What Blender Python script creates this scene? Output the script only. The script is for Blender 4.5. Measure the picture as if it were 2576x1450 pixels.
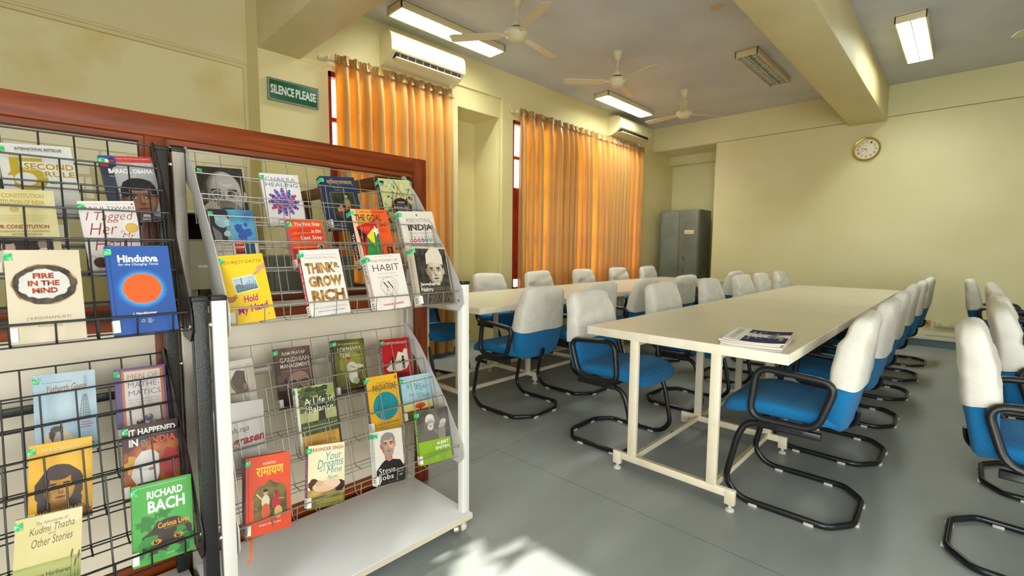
import bpy, bmesh, math, random
from mathutils import Vector, Matrix
R = math.radians
random.seed(7)
for _o in list(bpy.data.objects):
    bpy.data.objects.remove(_o)
SC = bpy.context.scene
COL = SC.collection

# ------------------------------------------------------------------ camera
FPX = 1168.5
def cam_axes(yaw, pitch, roll):
    cy, sy, cp, sp = math.cos(yaw), math.sin(yaw), math.cos(pitch), math.sin(pitch)
    f = Vector((cy*cp, sy*cp, sp)); r = Vector((sy, -cy, 0)); u = r.cross(f)
    cr, sr = math.cos(roll), math.sin(roll)
    return cr*r + sr*u, -sr*r + cr*u, f
_r, _u, _f = cam_axes(R(44.244), R(-4.839), R(0.4116))
cd = bpy.data.cameras.new('camera'); cam = bpy.data.objects.new('camera', cd); COL.objects.link(cam)
cd.sensor_width = 36.0; cd.lens = 36.0*FPX/2576; cd.clip_start = 0.02; cd.clip_end = 200
cam.matrix_world = Matrix(((_r.x, _u.x, -_f.x, 0), (_r.y, _u.y, -_f.y, 0), (_r.z, _u.z, -_f.z, 1.172), (0, 0, 0, 1)))
cd.dof.use_dof = True; cd.dof.focus_distance = 1.75; cd.dof.aperture_fstop = 3.2
SC.camera = cam

# ------------------------------------------------------------------ view, world, daylight
SC.view_settings.view_transform = 'Standard'; SC.view_settings.look = 'None'
SC.view_settings.gamma = 1.0; SC.view_settings.use_curve_mapping = False
SC.view_settings.exposure = 0.47
W = bpy.data.worlds.new('sky'); SC.world = W; W.use_nodes = True
_bg = W.node_tree.nodes['Background']; _bg.inputs[0].default_value = (0.93, 0.97, 1.0, 1); _bg.inputs[1].default_value = 2.2
SC.cycles.use_denoising = True
SC.cycles.max_bounces = 8; SC.cycles.diffuse_bounces = 5; SC.cycles.transparent_max_bounces = 12
SC.cycles.sample_clamp_indirect = 6.0; SC.cycles.caustics_reflective = False; SC.cycles.caustics_refractive = False

def area(name, loc, direction, sx, sy, power, color):
    l = bpy.data.lights.new(name, 'AREA'); l.shape = 'RECTANGLE'; l.size = sx; l.size_y = sy
    l.energy = power; l.color = color
    o = bpy.data.objects.new(name, l); COL.objects.link(o); o.location = loc
    o.rotation_euler = Vector(direction).to_track_quat('-Z', 'Y').to_euler()
    return o
area('daylight_west_door', (-1.93, -1.1, 1.25), (1, 0, 0), 2.7, 2.0, 78, (0.97, 0.985, 1.0))
area('daylight_south_window', (0.4, -3.22, 1.65), (0, 1, 0), 3.4, 1.5, 31, (0.98, 0.985, 1.0))
area('daylight_window_one', (2.47, 4.75, 1.75), (0, -1, -0.05), 1.9, 2.3, 24, (1.0, 0.97, 0.92))
area('daylight_window_two', (5.6, 4.75, 1.75), (0, -1, -0.05), 3.6, 2.3, 47, (1.0, 0.97, 0.92))
SUN_EL = R(30); SUN_AZ = R(-1.5)
sl = bpy.data.lights.new('sun', 'SUN'); sl.energy = 13.0; sl.angle = R(0.53); sl.color = (1.0, 0.95, 0.86)
so = bpy.data.objects.new('sun', sl); COL.objects.link(so); so.location = (-6, 2, 6)
so.rotation_euler = Vector((math.cos(SUN_EL)*math.cos(SUN_AZ), math.cos(SUN_EL)*math.sin(SUN_AZ), -math.sin(SUN_EL))).to_track_quat('-Z', 'Y').to_euler()

# ------------------------------------------------------------------ materials
def lin(h):
    if not isinstance(h, str): return tuple(h)
    h = h.lstrip('#'); v = [int(h[i:i+2], 16)/255 for i in (0, 2, 4)]
    return tuple(c/12.92 if c <= 0.04045 else ((c+0.055)/1.055)**2.4 for c in v)
MATS = {}
def mat(name, col, rough=0.5, metal=0.0, spec=0.5, col2=None, scale=5.0, bump=0.0, bscale=60.0, lo=0.4, hi=0.6, coat=0.0, emit=0.0, stretch=None, detail=3.0):
    if name in MATS: return MATS[name]
    m = bpy.data.materials.new(name); m.use_nodes = True; nt = m.node_tree; N = nt.nodes; L = nt.links
    b = N['Principled BSDF']; c = lin(col)
    b.inputs['Base Color'].default_value = (*c, 1); b.inputs['Roughness'].default_value = rough
    b.inputs['Metallic'].default_value = metal; b.inputs['Specular IOR Level'].default_value = spec
    b.inputs['Coat Weight'].default_value = coat
    if emit: b.inputs['Emission Color'].default_value = (*c, 1); b.inputs['Emission Strength'].default_value = emit
    tc = None
    if col2 is not None or bump:
        tc = N.new('ShaderNodeTexCoord'); mp = N.new('ShaderNodeMapping'); L.new(tc.outputs['Object'], mp.inputs[0])
        if stretch: mp.inputs['Scale'].default_value = stretch
    if col2 is not None:
        n = N.new('ShaderNodeTexNoise'); n.inputs['Scale'].default_value = scale; n.inputs['Detail'].default_value = detail
        L.new(mp.outputs[0], n.inputs['Vector'])
        r = N.new('ShaderNodeValToRGB'); r.color_ramp.elements[0].position = lo; r.color_ramp.elements[1].position = hi
        r.color_ramp.elements[0].color = (*c, 1); r.color_ramp.elements[1].color = (*lin(col2), 1)
        L.new(n.outputs['Fac'], r.inputs[0]); L.new(r.outputs[0], b.inputs['Base Color'])
    if bump:
        n2 = N.new('ShaderNodeTexNoise'); n2.inputs['Scale'].default_value = bscale; n2.inputs['Detail'].default_value = 4
        L.new(mp.outputs[0], n2.inputs['Vector'])
        bp = N.new('ShaderNodeBump'); bp.inputs['Strength'].default_value = bump; bp.inputs['Distance'].default_value = 0.01
        L.new(n2.outputs['Fac'], bp.inputs['Height']); L.new(bp.outputs[0], b.inputs['Normal'])
    MATS[name] = m; return m

m_wall = mat('cream_wall_paint', '#E4D8A4', 0.55, col2='#DDD098', scale=1.3, bump=0.05, bscale=25)
m_wall_stain = mat('stained_cream_paint', '#E6DAA8', 0.6, col2='#CDB152', scale=2.2, lo=0.45, hi=0.8, bump=0.05, bscale=25)
m_clockwall = mat('pale_wall_paint', '#DDD7AA', 0.55, col2='#D6D09E', scale=0.9, bump=0.05, bscale=25)
m_ceil = mat('ceiling_paint', '#CBCDD2', 0.8, col2='#C3C4C9', scale=1.5)
m_beam = mat('beam_paint', '#E0D4A6', 0.55, col2='#D9CB9A', scale=1.5, bump=0.04, bscale=25)
m_skirt = mat('blue_grey_skirting', '#4C6068', 0.4, col2='#56696E', scale=3)
m_trunk = mat('white_trunking', '#D9D5BE', 0.45)
m_red = mat('red_oxide_metal', '#9C2A14', 0.5, col2='#7E1D0E', scale=8)
m_panel = mat('cream_laminate', '#E2D8C2', 0.35, col2='#DDD2BA', scale=2)

# floor: big vinyl sheets, thin dark joints
def floor_mat():
    m = bpy.data.materials.new('grey_vinyl_floor'); m.use_nodes = True; nt = m.node_tree; N = nt.nodes; L = nt.links
    b = N['Principled BSDF']; b.inputs['Roughness'].default_value = 0.36; b.inputs['Specular IOR Level'].default_value = 0.45
    tc = N.new('ShaderNodeTexCoord')
    n = N.new('ShaderNodeTexNoise'); n.inputs['Scale'].default_value = 2.2; n.inputs['Detail'].default_value = 5
    mp = N.new('ShaderNodeMapping'); mp.inputs['Scale'].default_value = (0.6, 2.2, 1); L.new(tc.outputs['Object'], mp.inputs[0]); L.new(mp.outputs[0], n.inputs['Vector'])
    r = N.new('ShaderNodeValToRGB'); r.color_ramp.elements[0].position = 0.35; r.color_ramp.elements[1].position = 0.68
    r.color_ramp.elements[0].color = (*lin('#8C928F'), 1); r.color_ramp.elements[1].color = (*lin('#989E9A'), 1)
    L.new(n.outputs['Fac'], r.inputs[0])
    sx = N.new('ShaderNodeSeparateXYZ'); L.new(tc.outputs['Object'], sx.inputs[0])
    def joint(sock, off, period, wid):
        a = N.new('ShaderNodeMath'); a.operation = 'SUBTRACT'; L.new(sock, a.inputs[0]); a.inputs[1].default_value = off
        w = N.new('ShaderNodeMath'); w.operation = 'PINGPONG'; L.new(a.outputs[0], w.inputs[0]); w.inputs[1].default_value = period/2
        c = N.new('ShaderNodeMath'); c.operation = 'LESS_THAN'; L.new(w.outputs[0], c.inputs[0]); c.inputs[1].default_value = wid
        return c
    j1 = joint(sx.outputs['X'], 1.825, 1.785, 0.0011); j2 = joint(sx.outputs['X'], 0.933, 1.785, 0.0007); j3 = joint(sx.outputs['Y'], 1.885, 6.0, 0.0011)
    mx = N.new('ShaderNodeMath'); mx.operation = 'MAXIMUM'; L.new(j1.outputs[0], mx.inputs[0]); L.new(j3.outputs[0], mx.inputs[1])
    m1 = N.new('ShaderNodeMix'); m1.data_type = 'RGBA'; L.new(mx.outputs[0], m1.inputs['Factor']); L.new(r.outputs[0], m1.inputs['A']); m1.inputs['B'].default_value = (*lin('#35352F'), 1)
    m2 = N.new('ShaderNodeMix'); m2.data_type = 'RGBA'; L.new(j2.outputs[0], m2.inputs['Factor']); L.new(m1.outputs['Result'], m2.inputs['A']); m2.inputs['B'].default_value = (*lin('#A5A79C'), 1)
    L.new(m2.outputs['Result'], b.inputs['Base Color'])
    n3 = N.new('ShaderNodeTexNoise'); n3.inputs['Scale'].default_value = 9; L.new(tc.outputs['Object'], n3.inputs['Vector'])
    mr = N.new('ShaderNodeMapRange'); mr.inputs['To Min'].default_value = 0.3; mr.inputs['To Max'].default_value = 0.46
    L.new(n3.outputs['Fac'], mr.inputs['Value']); L.new(mr.outputs[0], b.inputs['Roughness'])
    return m
m_floor = floor_mat()

def wood_mat(name, a, b_, axis):
    m = bpy.data.materials.new(name); m.use_nodes = True; nt = m.node_tree; N = nt.nodes; L = nt.links
    b = N['Principled BSDF']; b.inputs['Roughness'].default_value = 0.4; b.inputs['Specular IOR Level'].default_value = 0.35; b.inputs['Coat Weight'].default_value = 0.08; b.inputs['Coat Roughness'].default_value = 0.2
    tc = N.new('ShaderNodeTexCoord'); mp = N.new('ShaderNodeMapping'); L.new(tc.outputs['Object'], mp.inputs[0])
    s = [26, 26, 26]; s[axis] = 1.6; mp.inputs['Scale'].default_value = s
    n = N.new('ShaderNodeTexNoise'); n.inputs['Scale'].default_value = 1.0; n.inputs['Detail'].default_value = 6; n.inputs['Distortion'].default_value = 1.2
    L.new(mp.outputs[0], n.inputs['Vector'])
    r = N.new('ShaderNodeValToRGB'); r.color_ramp.elements[0].position = 0.3; r.color_ramp.elements[1].position = 0.7
    r.color_ramp.elements[0].color = (*lin(a), 1); r.color_ramp.elements[1].color = (*lin(b_), 1)
    L.new(n.outputs['Fac'], r.inputs[0]); L.new(r.outputs[0], b.inputs['Base Color'])
    MATS[name] = m; return m
m_wood_x = wood_mat('teak_wood_x', '#571E04', '#93420A', 0)
m_wood_y = wood_mat('teak_wood_y', '#571E04', '#93420A', 1)
m_wood_z = wood_mat('teak_wood_z', '#531C04', '#8A3C09', 2)

def glass_mat(name, tint, refl=0.08):
    m = bpy.data.materials.new(name); m.use_nodes = True; nt = m.node_tree; N = nt.nodes; L = nt.links
    N.remove(N['Principled BSDF']); out = N['Material Output']
    t = N.new('ShaderNodeBsdfTransparent'); t.inputs[0].default_value = (*tint, 1)
    g = N.new('ShaderNodeBsdfGlossy'); g.inputs['Roughness'].default_value = 0.02
    lw = N.new('ShaderNodeLayerWeight'); pw_ = N.new('ShaderNodeMath'); pw_.operation = 'POWER'; pw_.inputs[1].default_value = 4.0; L.new(lw.outputs['Facing'], pw_.inputs[0])
    f = N.new('ShaderNodeMath'); f.operation = 'MULTIPLY_ADD'; f.inputs[1].default_value = 0.7; f.inputs[2].default_value = 0.018; L.new(pw_.outputs[0], f.inputs[0])
    mx = N.new('ShaderNodeMixShader'); L.new(f.outputs[0], mx.inputs[0]); L.new(t.outputs[0], mx.inputs[1]); L.new(g.outputs[0], mx.inputs[2])
    L.new(mx.outputs[0], out.inputs['Surface']); MATS[name] = m; return m
m_glass = glass_mat('clear_glass', (0.95, 0.96, 0.94))

def curtain_mat():
    m = bpy.data.materials.new('gold_satin_curtain'); m.use_nodes = True; nt = m.node_tree; N = nt.nodes; L = nt.links
    b = N['Principled BSDF']; out = N['Material Output']
    b.inputs['Base Color'].default_value = (*lin('#B48A45'), 1); b.inputs['Roughness'].default_value = 0.36; b.inputs['Sheen Weight'].default_value = 0.3
    b.inputs['Specular IOR Level'].default_value = 0.6
    t = N.new('ShaderNodeBsdfTranslucent'); t.inputs[0].default_value = (*lin('#F7931C'), 1)
    mx = N.new('ShaderNodeMixShader'); at = N.new('ShaderNodeAttribute'); at.attribute_name = 'single_layer'; mr = N.new('ShaderNodeMapRange'); mr.inputs['To Min'].default_value = 0.07; mr.inputs['To Max'].default_value = 0.55
    L.new(at.outputs['Fac'], mr.inputs['Value']); L.new(mr.outputs[0], mx.inputs[0])
    L.new(b.outputs[0], mx.inputs[1]); L.new(t.outputs[0], mx.inputs[2]); L.new(mx.outputs[0], out.inputs['Surface'])
    tc = N.new('ShaderNodeTexCoord'); mp = N.new('ShaderNodeMapping'); mp.inputs['Scale'].default_value = (60, 60, 3); L.new(tc.outputs['Object'], mp.inputs[0])
    n = N.new('ShaderNodeTexNoise'); n.inputs['Scale'].default_value = 1; L.new(mp.outputs[0], n.inputs['Vector'])
    bp = N.new('ShaderNodeBump'); bp.inputs['Strength'].default_value = 0.12; bp.inputs['Distance'].default_value = 0.01; L.new(n.outputs['Fac'], bp.inputs['Height']); L.new(bp.outputs[0], b.inputs['Normal'])
    MATS['curtain'] = m; return m
m_curtain = curtain_mat()
m_heading = mat('brown_gold_heading', '#8E6A34', 0.45, col2='#A98248', scale=30, stretch=(3, 3, 1))

def fabric_mat(name, a, b_, sc, bump, rough=0.9):
    m = bpy.data.materials.new(name); m.use_nodes = True; nt = m.node_tree; N = nt.nodes; L = nt.links
    b = N['Principled BSDF']; b.inputs['Roughness'].default_value = rough; b.inputs['Specular IOR Level'].default_value = 0.2
    b.inputs['Sheen Weight'].default_value = 0.08
    tc = N.new('ShaderNodeTexCoord'); mp = N.new('ShaderNodeMapping'); mp.inputs['Rotation'].default_value = (R(45), R(0), R(45)); L.new(tc.outputs['Object'], mp.inputs[0])
    v = N.new('ShaderNodeTexVoronoi'); v.inputs['Scale'].default_value = sc; v.inputs['Randomness'].default_value = 0.15; L.new(mp.outputs[0], v.inputs['Vector'])
    r = N.new('ShaderNodeValToRGB'); r.color_ramp.elements[0].position = 0.1; r.color_ramp.elements[1].position = 0.6
    r.color_ramp.elements[0].color = (*lin(b_), 1); r.color_ramp.elements[1].color = (*lin(a), 1)
    L.new(v.outputs['Distance'], r.inputs[0]); L.new(r.outputs[0], b.inputs['Base Color'])
    bp = N.new('ShaderNodeBump'); bp.inputs['Strength'].default_value = bump; bp.inputs['Distance'].default_value = 0.004; bp.invert = True
    L.new(v.outputs['Distance'], bp.inputs['Height']); L.new(bp.outputs[0], b.inputs['Normal'])
    MATS[name] = m; return m
m_blue = fabric_mat('blue_chair_fabric', '#15679C', '#2285BA', 230, 0.45)
m_white_cloth = mat('white_cotton_cover', '#DCDAD0', 0.9, spec=0.15, col2='#D5D2C6', scale=14, bump=0.35, bscale=22)
m_black_tube = mat('black_powder_coated_tube', '#17181A', 0.28, spec=0.5)
m_black_plastic = mat('black_armrest_plastic', '#19191A', 0.36, spec=0.5, bump=0.1, bscale=120)
m_glide = mat('white_plastic_glide', '#C9C7BE', 0.5)
m_top = mat('cream_table_laminate', '#D9D2B8', 0.32, col2='#D4CDB2', scale=2.2)
m_edge = mat('cream_painted_edge', '#EFE8D4', 0.45, col2='#E9DFC6', scale=9)
m_steel_cream = mat('cream_painted_steel', '#EBE1C8', 0.42, col2='#DDD0AE', scale=11, lo=0.5, hi=0.8)
m_worn = mat('worn_cream_steel', '#CBB98F', 0.5, col2='#4E3A28', scale=24, lo=0.60, hi=0.68, stretch=(0.4, 1, 1))
m_silver = mat('silver_wire', '#A9A59C', 0.34, metal=0.8)
m_blackwire = mat('black_wire', '#0D0D0E', 0.28, spec=0.6)
m_post_silver = mat('hammered_silver_paint', '#A7A196', 0.38, metal=0.35, bump=0.1, bscale=160)
m_post_white = mat('off_white_rack_paint', '#DEDCD4', 0.4)
m_post_black = mat('hammered_black_paint', '#1A1A1B', 0.35, spec=0.6, bump=0.12, bscale=160)
m_plate = mat('grey_side_plate', '#BFBDBA', 0.4, metal=0.2)
m_plate_black = mat('black_side_plate', '#111112', 0.35, bump=0.1, bscale=160)
m_capblack = mat('black_plastic_cap', '#151516', 0.45)
m_shelf = mat('white_laminate_shelf', '#E4E6E9', 0.3)
m_shelf_edge = mat('worn_shelf_edge', '#CFC6AE', 0.5, col2='#5B3A22', scale=9, lo=0.68, hi=0.72)
m_chrome = mat('chrome', '#D8D4CE', 0.12, metal=1.0)
m_ac = mat('ivory_plastic', '#E9E1B6', 0.28, spec=0.5)
m_dark = mat('dark_slot', '#15100A', 0.9, spec=0.1)
m_fix = mat('ivory_fixture_enamel', '#D9CCA2', 0.35)
m_fixin = mat('white_reflector', '#F4F4EE', 0.3)
m_louver = mat('aluminium_louver', '#C9CBC0', 0.2, metal=0.6)
m_tube = mat('lit_fluorescent_tube', (0.93, 1.0, 0.97), 0.5, emit=20.0)
m_tubeoff = mat('unlit_tube', '#D9DACE', 0.3)
m_fan = mat('ivory_fan_enamel', '#D2CAA8', 0.35)
m_cup = mat('grey_green_steel', '#6E7566', 0.4, col2='#64685A', scale=4, detail=5)
m_cup_dark = mat('grey_green_steel_side', '#6C6D58', 0.4, col2='#62604C', scale=4, detail=5)
m_scuff = mat('scuffed_paint', '#4A3D2C', 0.6)
m_gold = mat('polished_gold', '#D9B64A', 0.15, metal=1.0)
m_paper = mat('page_paper', '#DDD4BC', 0.8, col2='#CFC4A6', scale=300, stretch=(0.1, 1, 0.1))
m_green_sign = mat('green_sign_board', '#0F5A38', 0.4)
m_signwhite = mat('white_sign_paint', '#DDE3DC', 0.5)

# ------------------------------------------------------------------ mesh builder
class MB:
    def __init__(s): s.v = []; s.f = []; s.mi = []; s.mats = []; s.sm = []
    def m(s, material):
        if material not in s.mats: s.mats.append(material)
        return s.mats.index(material)
    def add(s, verts, faces, material, smooth=False):
        n = len(s.v); k = s.m(material)
        s.v += [tuple(p) for p in verts]
        for f in faces: s.f.append([n+i for i in f]); s.mi.append(k); s.sm.append(smooth)
    def box(s, a, b, material, bev=0.0):
        x0, x1 = sorted((a[0], b[0])); y0, y1 = sorted((a[1], b[1])); z0, z1 = sorted((a[2], b[2]))
        if bev > 0:
            bm = bmesh.new(); bmesh.ops.create_cube(bm, size=1.0)
            for v in bm.verts: v.co = Vector(((x0+x1)/2+v.co.x*(x1-x0), (y0+y1)/2+v.co.y*(y1-y0), (z0+z1)/2+v.co.z*(z1-z0)))
            bmesh.ops.bevel(bm, geom=list(bm.edges), offset=bev, segments=2, profile=0.5, affect='EDGES')
            bm.verts.index_update()
            s.add([v.co for v in bm.verts], [[v.index for v in f.verts] for f in bm.faces], material, False); bm.free(); return
        vs = [(x0, y0, z0), (x1, y0, z0), (x1, y1, z0), (x0, y1, z0), (x0, y0, z1), (x1, y0, z1), (x1, y1, z1), (x0, y1, z1)]
        s.add(vs, [(0, 3, 2, 1), (4, 5, 6, 7), (0, 1, 5, 4), (1, 2, 6, 5), (2, 3, 7, 6), (3, 0, 4, 7)], material)
    def tube(s, pts, r, material, n=8, closed=False, flat=1.0):
        P = [Vector(p) for p in pts]; m = len(P); rings = []
        up = None
        for i, p in enumerate(P):
            a = P[(i-1) % m] if (closed or i > 0) else p; b = P[(i+1) % m] if (closed or i < m-1) else p
            t = (b-a).normalized()
            if up is None:
                up = Vector((0, 0, 1)) if abs(t.z) < 0.9 else Vector((1, 0, 0))
            nrm = (up - t*up.dot(t))
            if nrm.length < 1e-6: nrm = t.orthogonal()
            nrm.normalize(); up = nrm; bi = t.cross(nrm)
            rr = r[i] if isinstance(r, (list, tuple)) else r
            rings.append([p + nrm*math.cos(2*math.pi*k/n)*rr + bi*math.sin(2*math.pi*k/n)*rr*flat for k in range(n)])
        vs = [q for g in rings for q in g]; fs = []
        for i in range(m if closed else m-1):
            j = (i+1) % m
            for k in range(n): fs.append((i*n+k, i*n+(k+1) % n, j*n+(k+1) % n, j*n+k))
        if not closed: fs += [tuple(range(n))[::-1], tuple(range((m-1)*n, m*n))]
        s.add(vs, fs, material, True)
    def lathe(s, prof, center, material, n=24, axis='z'):
        c = Vector(center); vs = []; fs = []
        for (r, h) in prof:
            for k in range(n):
                a = 2*math.pi*k/n
                if axis == 'z': q = Vector((r*math.cos(a), r*math.sin(a), h))
                elif axis == 'x': q = Vector((h, r*math.cos(a), r*math.sin(a)))
                else: q = Vector((r*math.cos(a), h, r*math.sin(a)))
                vs.append(c+q)
        for i in range(len(prof)-1):
            for k in range(n): fs.append((i*n+k, i*n+(k+1) % n, (i+1)*n+(k+1) % n, (i+1)*n+k))
        if prof[0][0] > 1e-6: fs.append(tuple(range(n)))
        if prof[-1][0] > 1e-6: fs.append(tuple(range((len(prof)-1)*n, len(prof)*n)))
        s.add(vs, fs, material, True)
    def prism(s, poly, a, b, material, axis='x', smooth=False):
        n = len(poly)
        def pt(p, h): return {'x': (h, p[0], p[1]), 'y': (p[0], h, p[1]), 'z': (p[0], p[1], h)}[axis]
        vs = [pt(p, a) for p in poly]+[pt(p, b) for p in poly]
        fs = [tuple(range(n))[::-1], tuple(range(n, 2*n))]+[(i, (i+1) % n, n+(i+1) % n, n+i) for i in range(n)]
        s.add(vs, fs, material, smooth)
    def loft(s, st, material, n=24, cap=True):
        # st: (center, half_width_x, half_thick, exponent, normal)
        vs = []; fs = []
        for (c, hw, ht, e, nrm) in st:
            c = Vector(c); nrm = Vector(nrm).normalized()
            for k in range(n):
                a = 2*math.pi*k/n; ca, sa = math.cos(a), math.sin(a)
                x = math.copysign(abs(ca)**(2/e), ca)*hw; y = math.copysign(abs(sa)**(2/e), sa)*ht
                vs.append(c+Vector((x, 0, 0))+nrm*y)
        m = len(st)
        for i in range(m-1):
            for k in range(n): fs.append((i*n+k, i*n+(k+1) % n, (i+1)*n+(k+1) % n, (i+1)*n+k))
        if cap: fs += [tuple(range(n))[::-1], tuple(range((m-1)*n, m*n))]
        s.add(vs, fs, material, True)
        return vs
    def build(s, name, parent=None):
        me = bpy.data.meshes.new(name); me.from_pydata([tuple(v) for v in s.v], [], s.f)
        for q in s.mats: me.materials.append(q)
        me.polygons.foreach_set('material_index', s.mi); me.polygons.foreach_set('use_smooth', s.sm); me.update()
        bm = bmesh.new(); bm.from_mesh(me); bmesh.ops.recalc_face_normals(bm, faces=bm.faces) if not getattr(s, 'keep', False) else None
        bm.to_mesh(me); bm.free()
        try: me.set_sharp_from_angle(angle=R(50))
        except Exception: pass
        o = bpy.data.objects.new(name, me); COL.objects.link(o)
        if parent is not None: o.parent = parent
        return o
def tag(o, label=None, cat=None, group=None, kind=None):
    if label: o['label'] = label
    if cat: o['category'] = cat
    if group: o['group'] = group
    if kind: o['kind'] = kind
    return o
def thing(name, label, cat, loc=(0, 0, 0), rz=0, group=None):
    o = bpy.data.objects.new(name, None); COL.objects.link(o); o.location = loc; o.rotation_euler = (0, 0, rz)
    o.empty_display_size = 0.1
    return tag(o, label, cat, group)
def struct(o): o['kind'] = 'structure'; return o
def kids(o, table): return table.get(o.name, [])
def copy_tree(o, parent=None, mp=None):
    if mp is None:
        mp = {}
        for q in COL.objects:
            if q.parent: mp.setdefault(q.parent.name, []).append(q)
    c = o.copy(); COL.objects.link(c)
    if parent is not None: c.parent = parent
    for ch in mp.get(o.name, []): copy_tree(ch, c, mp)
    return c
def arc(c, r, a0, a1, n, plane='yz', x=0.0):
    out = []
    for i in range(n+1):
        a = R(a0+(a1-a0)*i/n); p, q = c[0]+r*math.cos(a), c[1]+r*math.sin(a)
        out.append({'yz': (x, p, q), 'xz': (p, x, q), 'xy': (p, q, x)}[plane])
    return out
def rounded(pts, r, n=4, closed=False):
    P = [Vector(p) for p in pts]; out = []; m = len(P)
    for i, p in enumerate(P):
        if not closed and i in (0, m-1): out.append(p); continue
        a = P[(i-1) % m]; b = P[(i+1) % m]
        da = min(r, (a-p).length*0.48); db = min(r, (b-p).length*0.48)
        s0 = p+(a-p).normalized()*da; s1 = p+(b-p).normalized()*db
        for k in range(n+1):
            t = k/n; out.append(s0*(1-t)**2+p*2*t*(1-t)+s1*t*t)
    return out

# ------------------------------------------------------------------ text and flat print
_txt = {}
def glyphs(string, bold=0.0, res=2):
    key = (string, bold)
    if key in _txt: return _txt[key]
    cu = bpy.data.curves.new('t', 'FONT'); cu.body = string; cu.resolution_u = res; cu.fill_mode = 'FRONT'; cu.offset = bold
    o = bpy.data.objects.new('t', cu); COL.objects.link(o)
    dg = bpy.context.evaluated_depsgraph_get(); me = bpy.data.meshes.new_from_object(o.evaluated_get(dg))
    vs = [(v.co.x, v.co.y) for v in me.vertices]; fs = [tuple(p.vertices) for p in me.polygons]
    bpy.data.objects.remove(o); bpy.data.curves.remove(cu); bpy.data.meshes.remove(me)
    _txt[key] = (vs, fs); return vs, fs
class Art:
    """flat print laid on a rectangle: (u, v) in 0..1, origin bottom left"""
    def __init__(s, mb, org, ux, vx, nrm, w, h, base=0.00015, step=0.00003):
        s.mb = mb; s.o = Vector(org); s.ux = Vector(ux); s.vx = Vector(vx); s.n = Vector(nrm); s.w = w; s.h = h; s.d = base; s.step = step
    def P(s, u, v): return s.o + s.ux*(u*s.w) + s.vx*(v*s.h) + s.n*s.d
    def put(s, pts, faces, material):
        s.d += s.step; s.mb.add([s.P(min(max(u, 0), 1), min(max(v, 0), 1)) for u, v in pts], faces, material)
    def poly(s, pts, material): s.put(pts, [tuple(range(len(pts)))], material)
    def rect(s, u0, v0, u1, v1, material): s.poly([(u0, v0), (u1, v0), (u1, v1), (u0, v1)], material)
    def ell(s, cu, cv, ru, rv, material, n=22, rot=0, jag=0.0, a0=0, a1=360, seed=1):
        rnd = random.Random(seed); pts = []
        for k in range(n):
            a = R(a0+(a1-a0)*k/(n if a1-a0 == 360 else n-1)); j = 1+jag*rnd.uniform(-1, 1)
            x, y = ru*s.w*math.cos(a)*j, rv*s.h*math.sin(a)*j
            c, q = math.cos(R(rot)), math.sin(R(rot))
            pts.append((cu+(x*c-y*q)/s.w, cv+(x*q+y*c)/s.h))
        s.poly(pts, material)
    def circ(s, cu, cv, r, material, **k): s.ell(cu, cv, r, r*s.w/s.h, material, **k)
    def line(s, pts, wd, material):
        vs = []; fs = []
        for (a, b) in zip(pts, pts[1:]):
            dx, dy = (b[0]-a[0])*s.w, (b[1]-a[1])*s.h; l = math.hypot(dx, dy) or 1
            nx, ny = -dy/l*wd/2*s.w, dx/l*wd/2*s.w; n = len(vs)
            for p in (a, b):
                vs += [(p[0]+nx/s.w, p[1]+ny/s.h), (p[0]-nx/s.w, p[1]-ny/s.h)]
            fs.append((n, n+1, n+3, n+2))
        s.put(vs, fs, material)
    def ring(s, cu, cv, r, wd, material, n=26, a0=0, a1=360):
        vs = []
        for k in range(n+1):
            a = R(a0+(a1-a0)*k/n)
            for q in (r-wd/2, r+wd/2): vs.append((cu+q*math.cos(a), cv+q*s.w/s.h*math.sin(a)))
        s.put(vs, [(2*k, 2*k+1, 2*k+3, 2*k+2) for k in range(n)], material)
    def text(s, string, u0, u1, v0, v1, material, bold=0.0, shear=0.0, rot=0.0):
        vs, fs = glyphs(string, bold)
        if not vs: return
        vs = [(x+shear*y, y) for x, y in vs]
        x0 = min(p[0] for p in vs); x1 = max(p[0] for p in vs); y0 = min(p[1] for p in vs); y1 = max(p[1] for p in vs)
        q = [((x-x0)/(x1-x0), (y-y0)/(y1-y0)) for x, y in vs]
        pts = [(u0+a*(u1-u0), v0+b*(v1-v0)) for a, b in q]
        if rot:
            cu, cv = (u0+u1)/2, (v0+v1)/2; c, t = math.cos(R(rot)), math.sin(R(rot))
            pts = [(cu+((x-cu)*s.w*c-(y-cv)*s.h*t)/s.w, cv+((x-cu)*s.w*t+(y-cv)*s.h*c)/s.h) for x, y in pts]
        s.put(pts, fs, material)
    def vtext(s, string, u0, u1, v0, v1, material, bold=0.0):
        """reads from top to bottom, as on a spine"""
        vs, fs = glyphs(string, bold)
        x0 = min(p[0] for p in vs); x1 = max(p[0] for p in vs); y0 = min(p[1] for p in vs); y1 = max(p[1] for p in vs)
        s.put([(u0+(y-y0)/(y1-y0)*(u1-u0), v1-(x-x0)/(x1-x0)*(v1-v0)) for x, y in vs], fs, material)
def paper(h): return tuple(c*0.84 for c in lin(h))   # printed stock never reflects fully
def ink(hexcol, rough=0.35): return mat('ink_'+hexcol.lstrip('#').lower(), paper(hexcol), rough, spec=0.4)
def mott(a, b, scale=60, lo=0.4, hi=0.6, **k): return mat('print_%s_%s_%d' % (a[1:], b[1:], scale), paper(a), 0.35, col2=paper(b), scale=scale, lo=lo, hi=hi, spec=0.4, **k)
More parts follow.
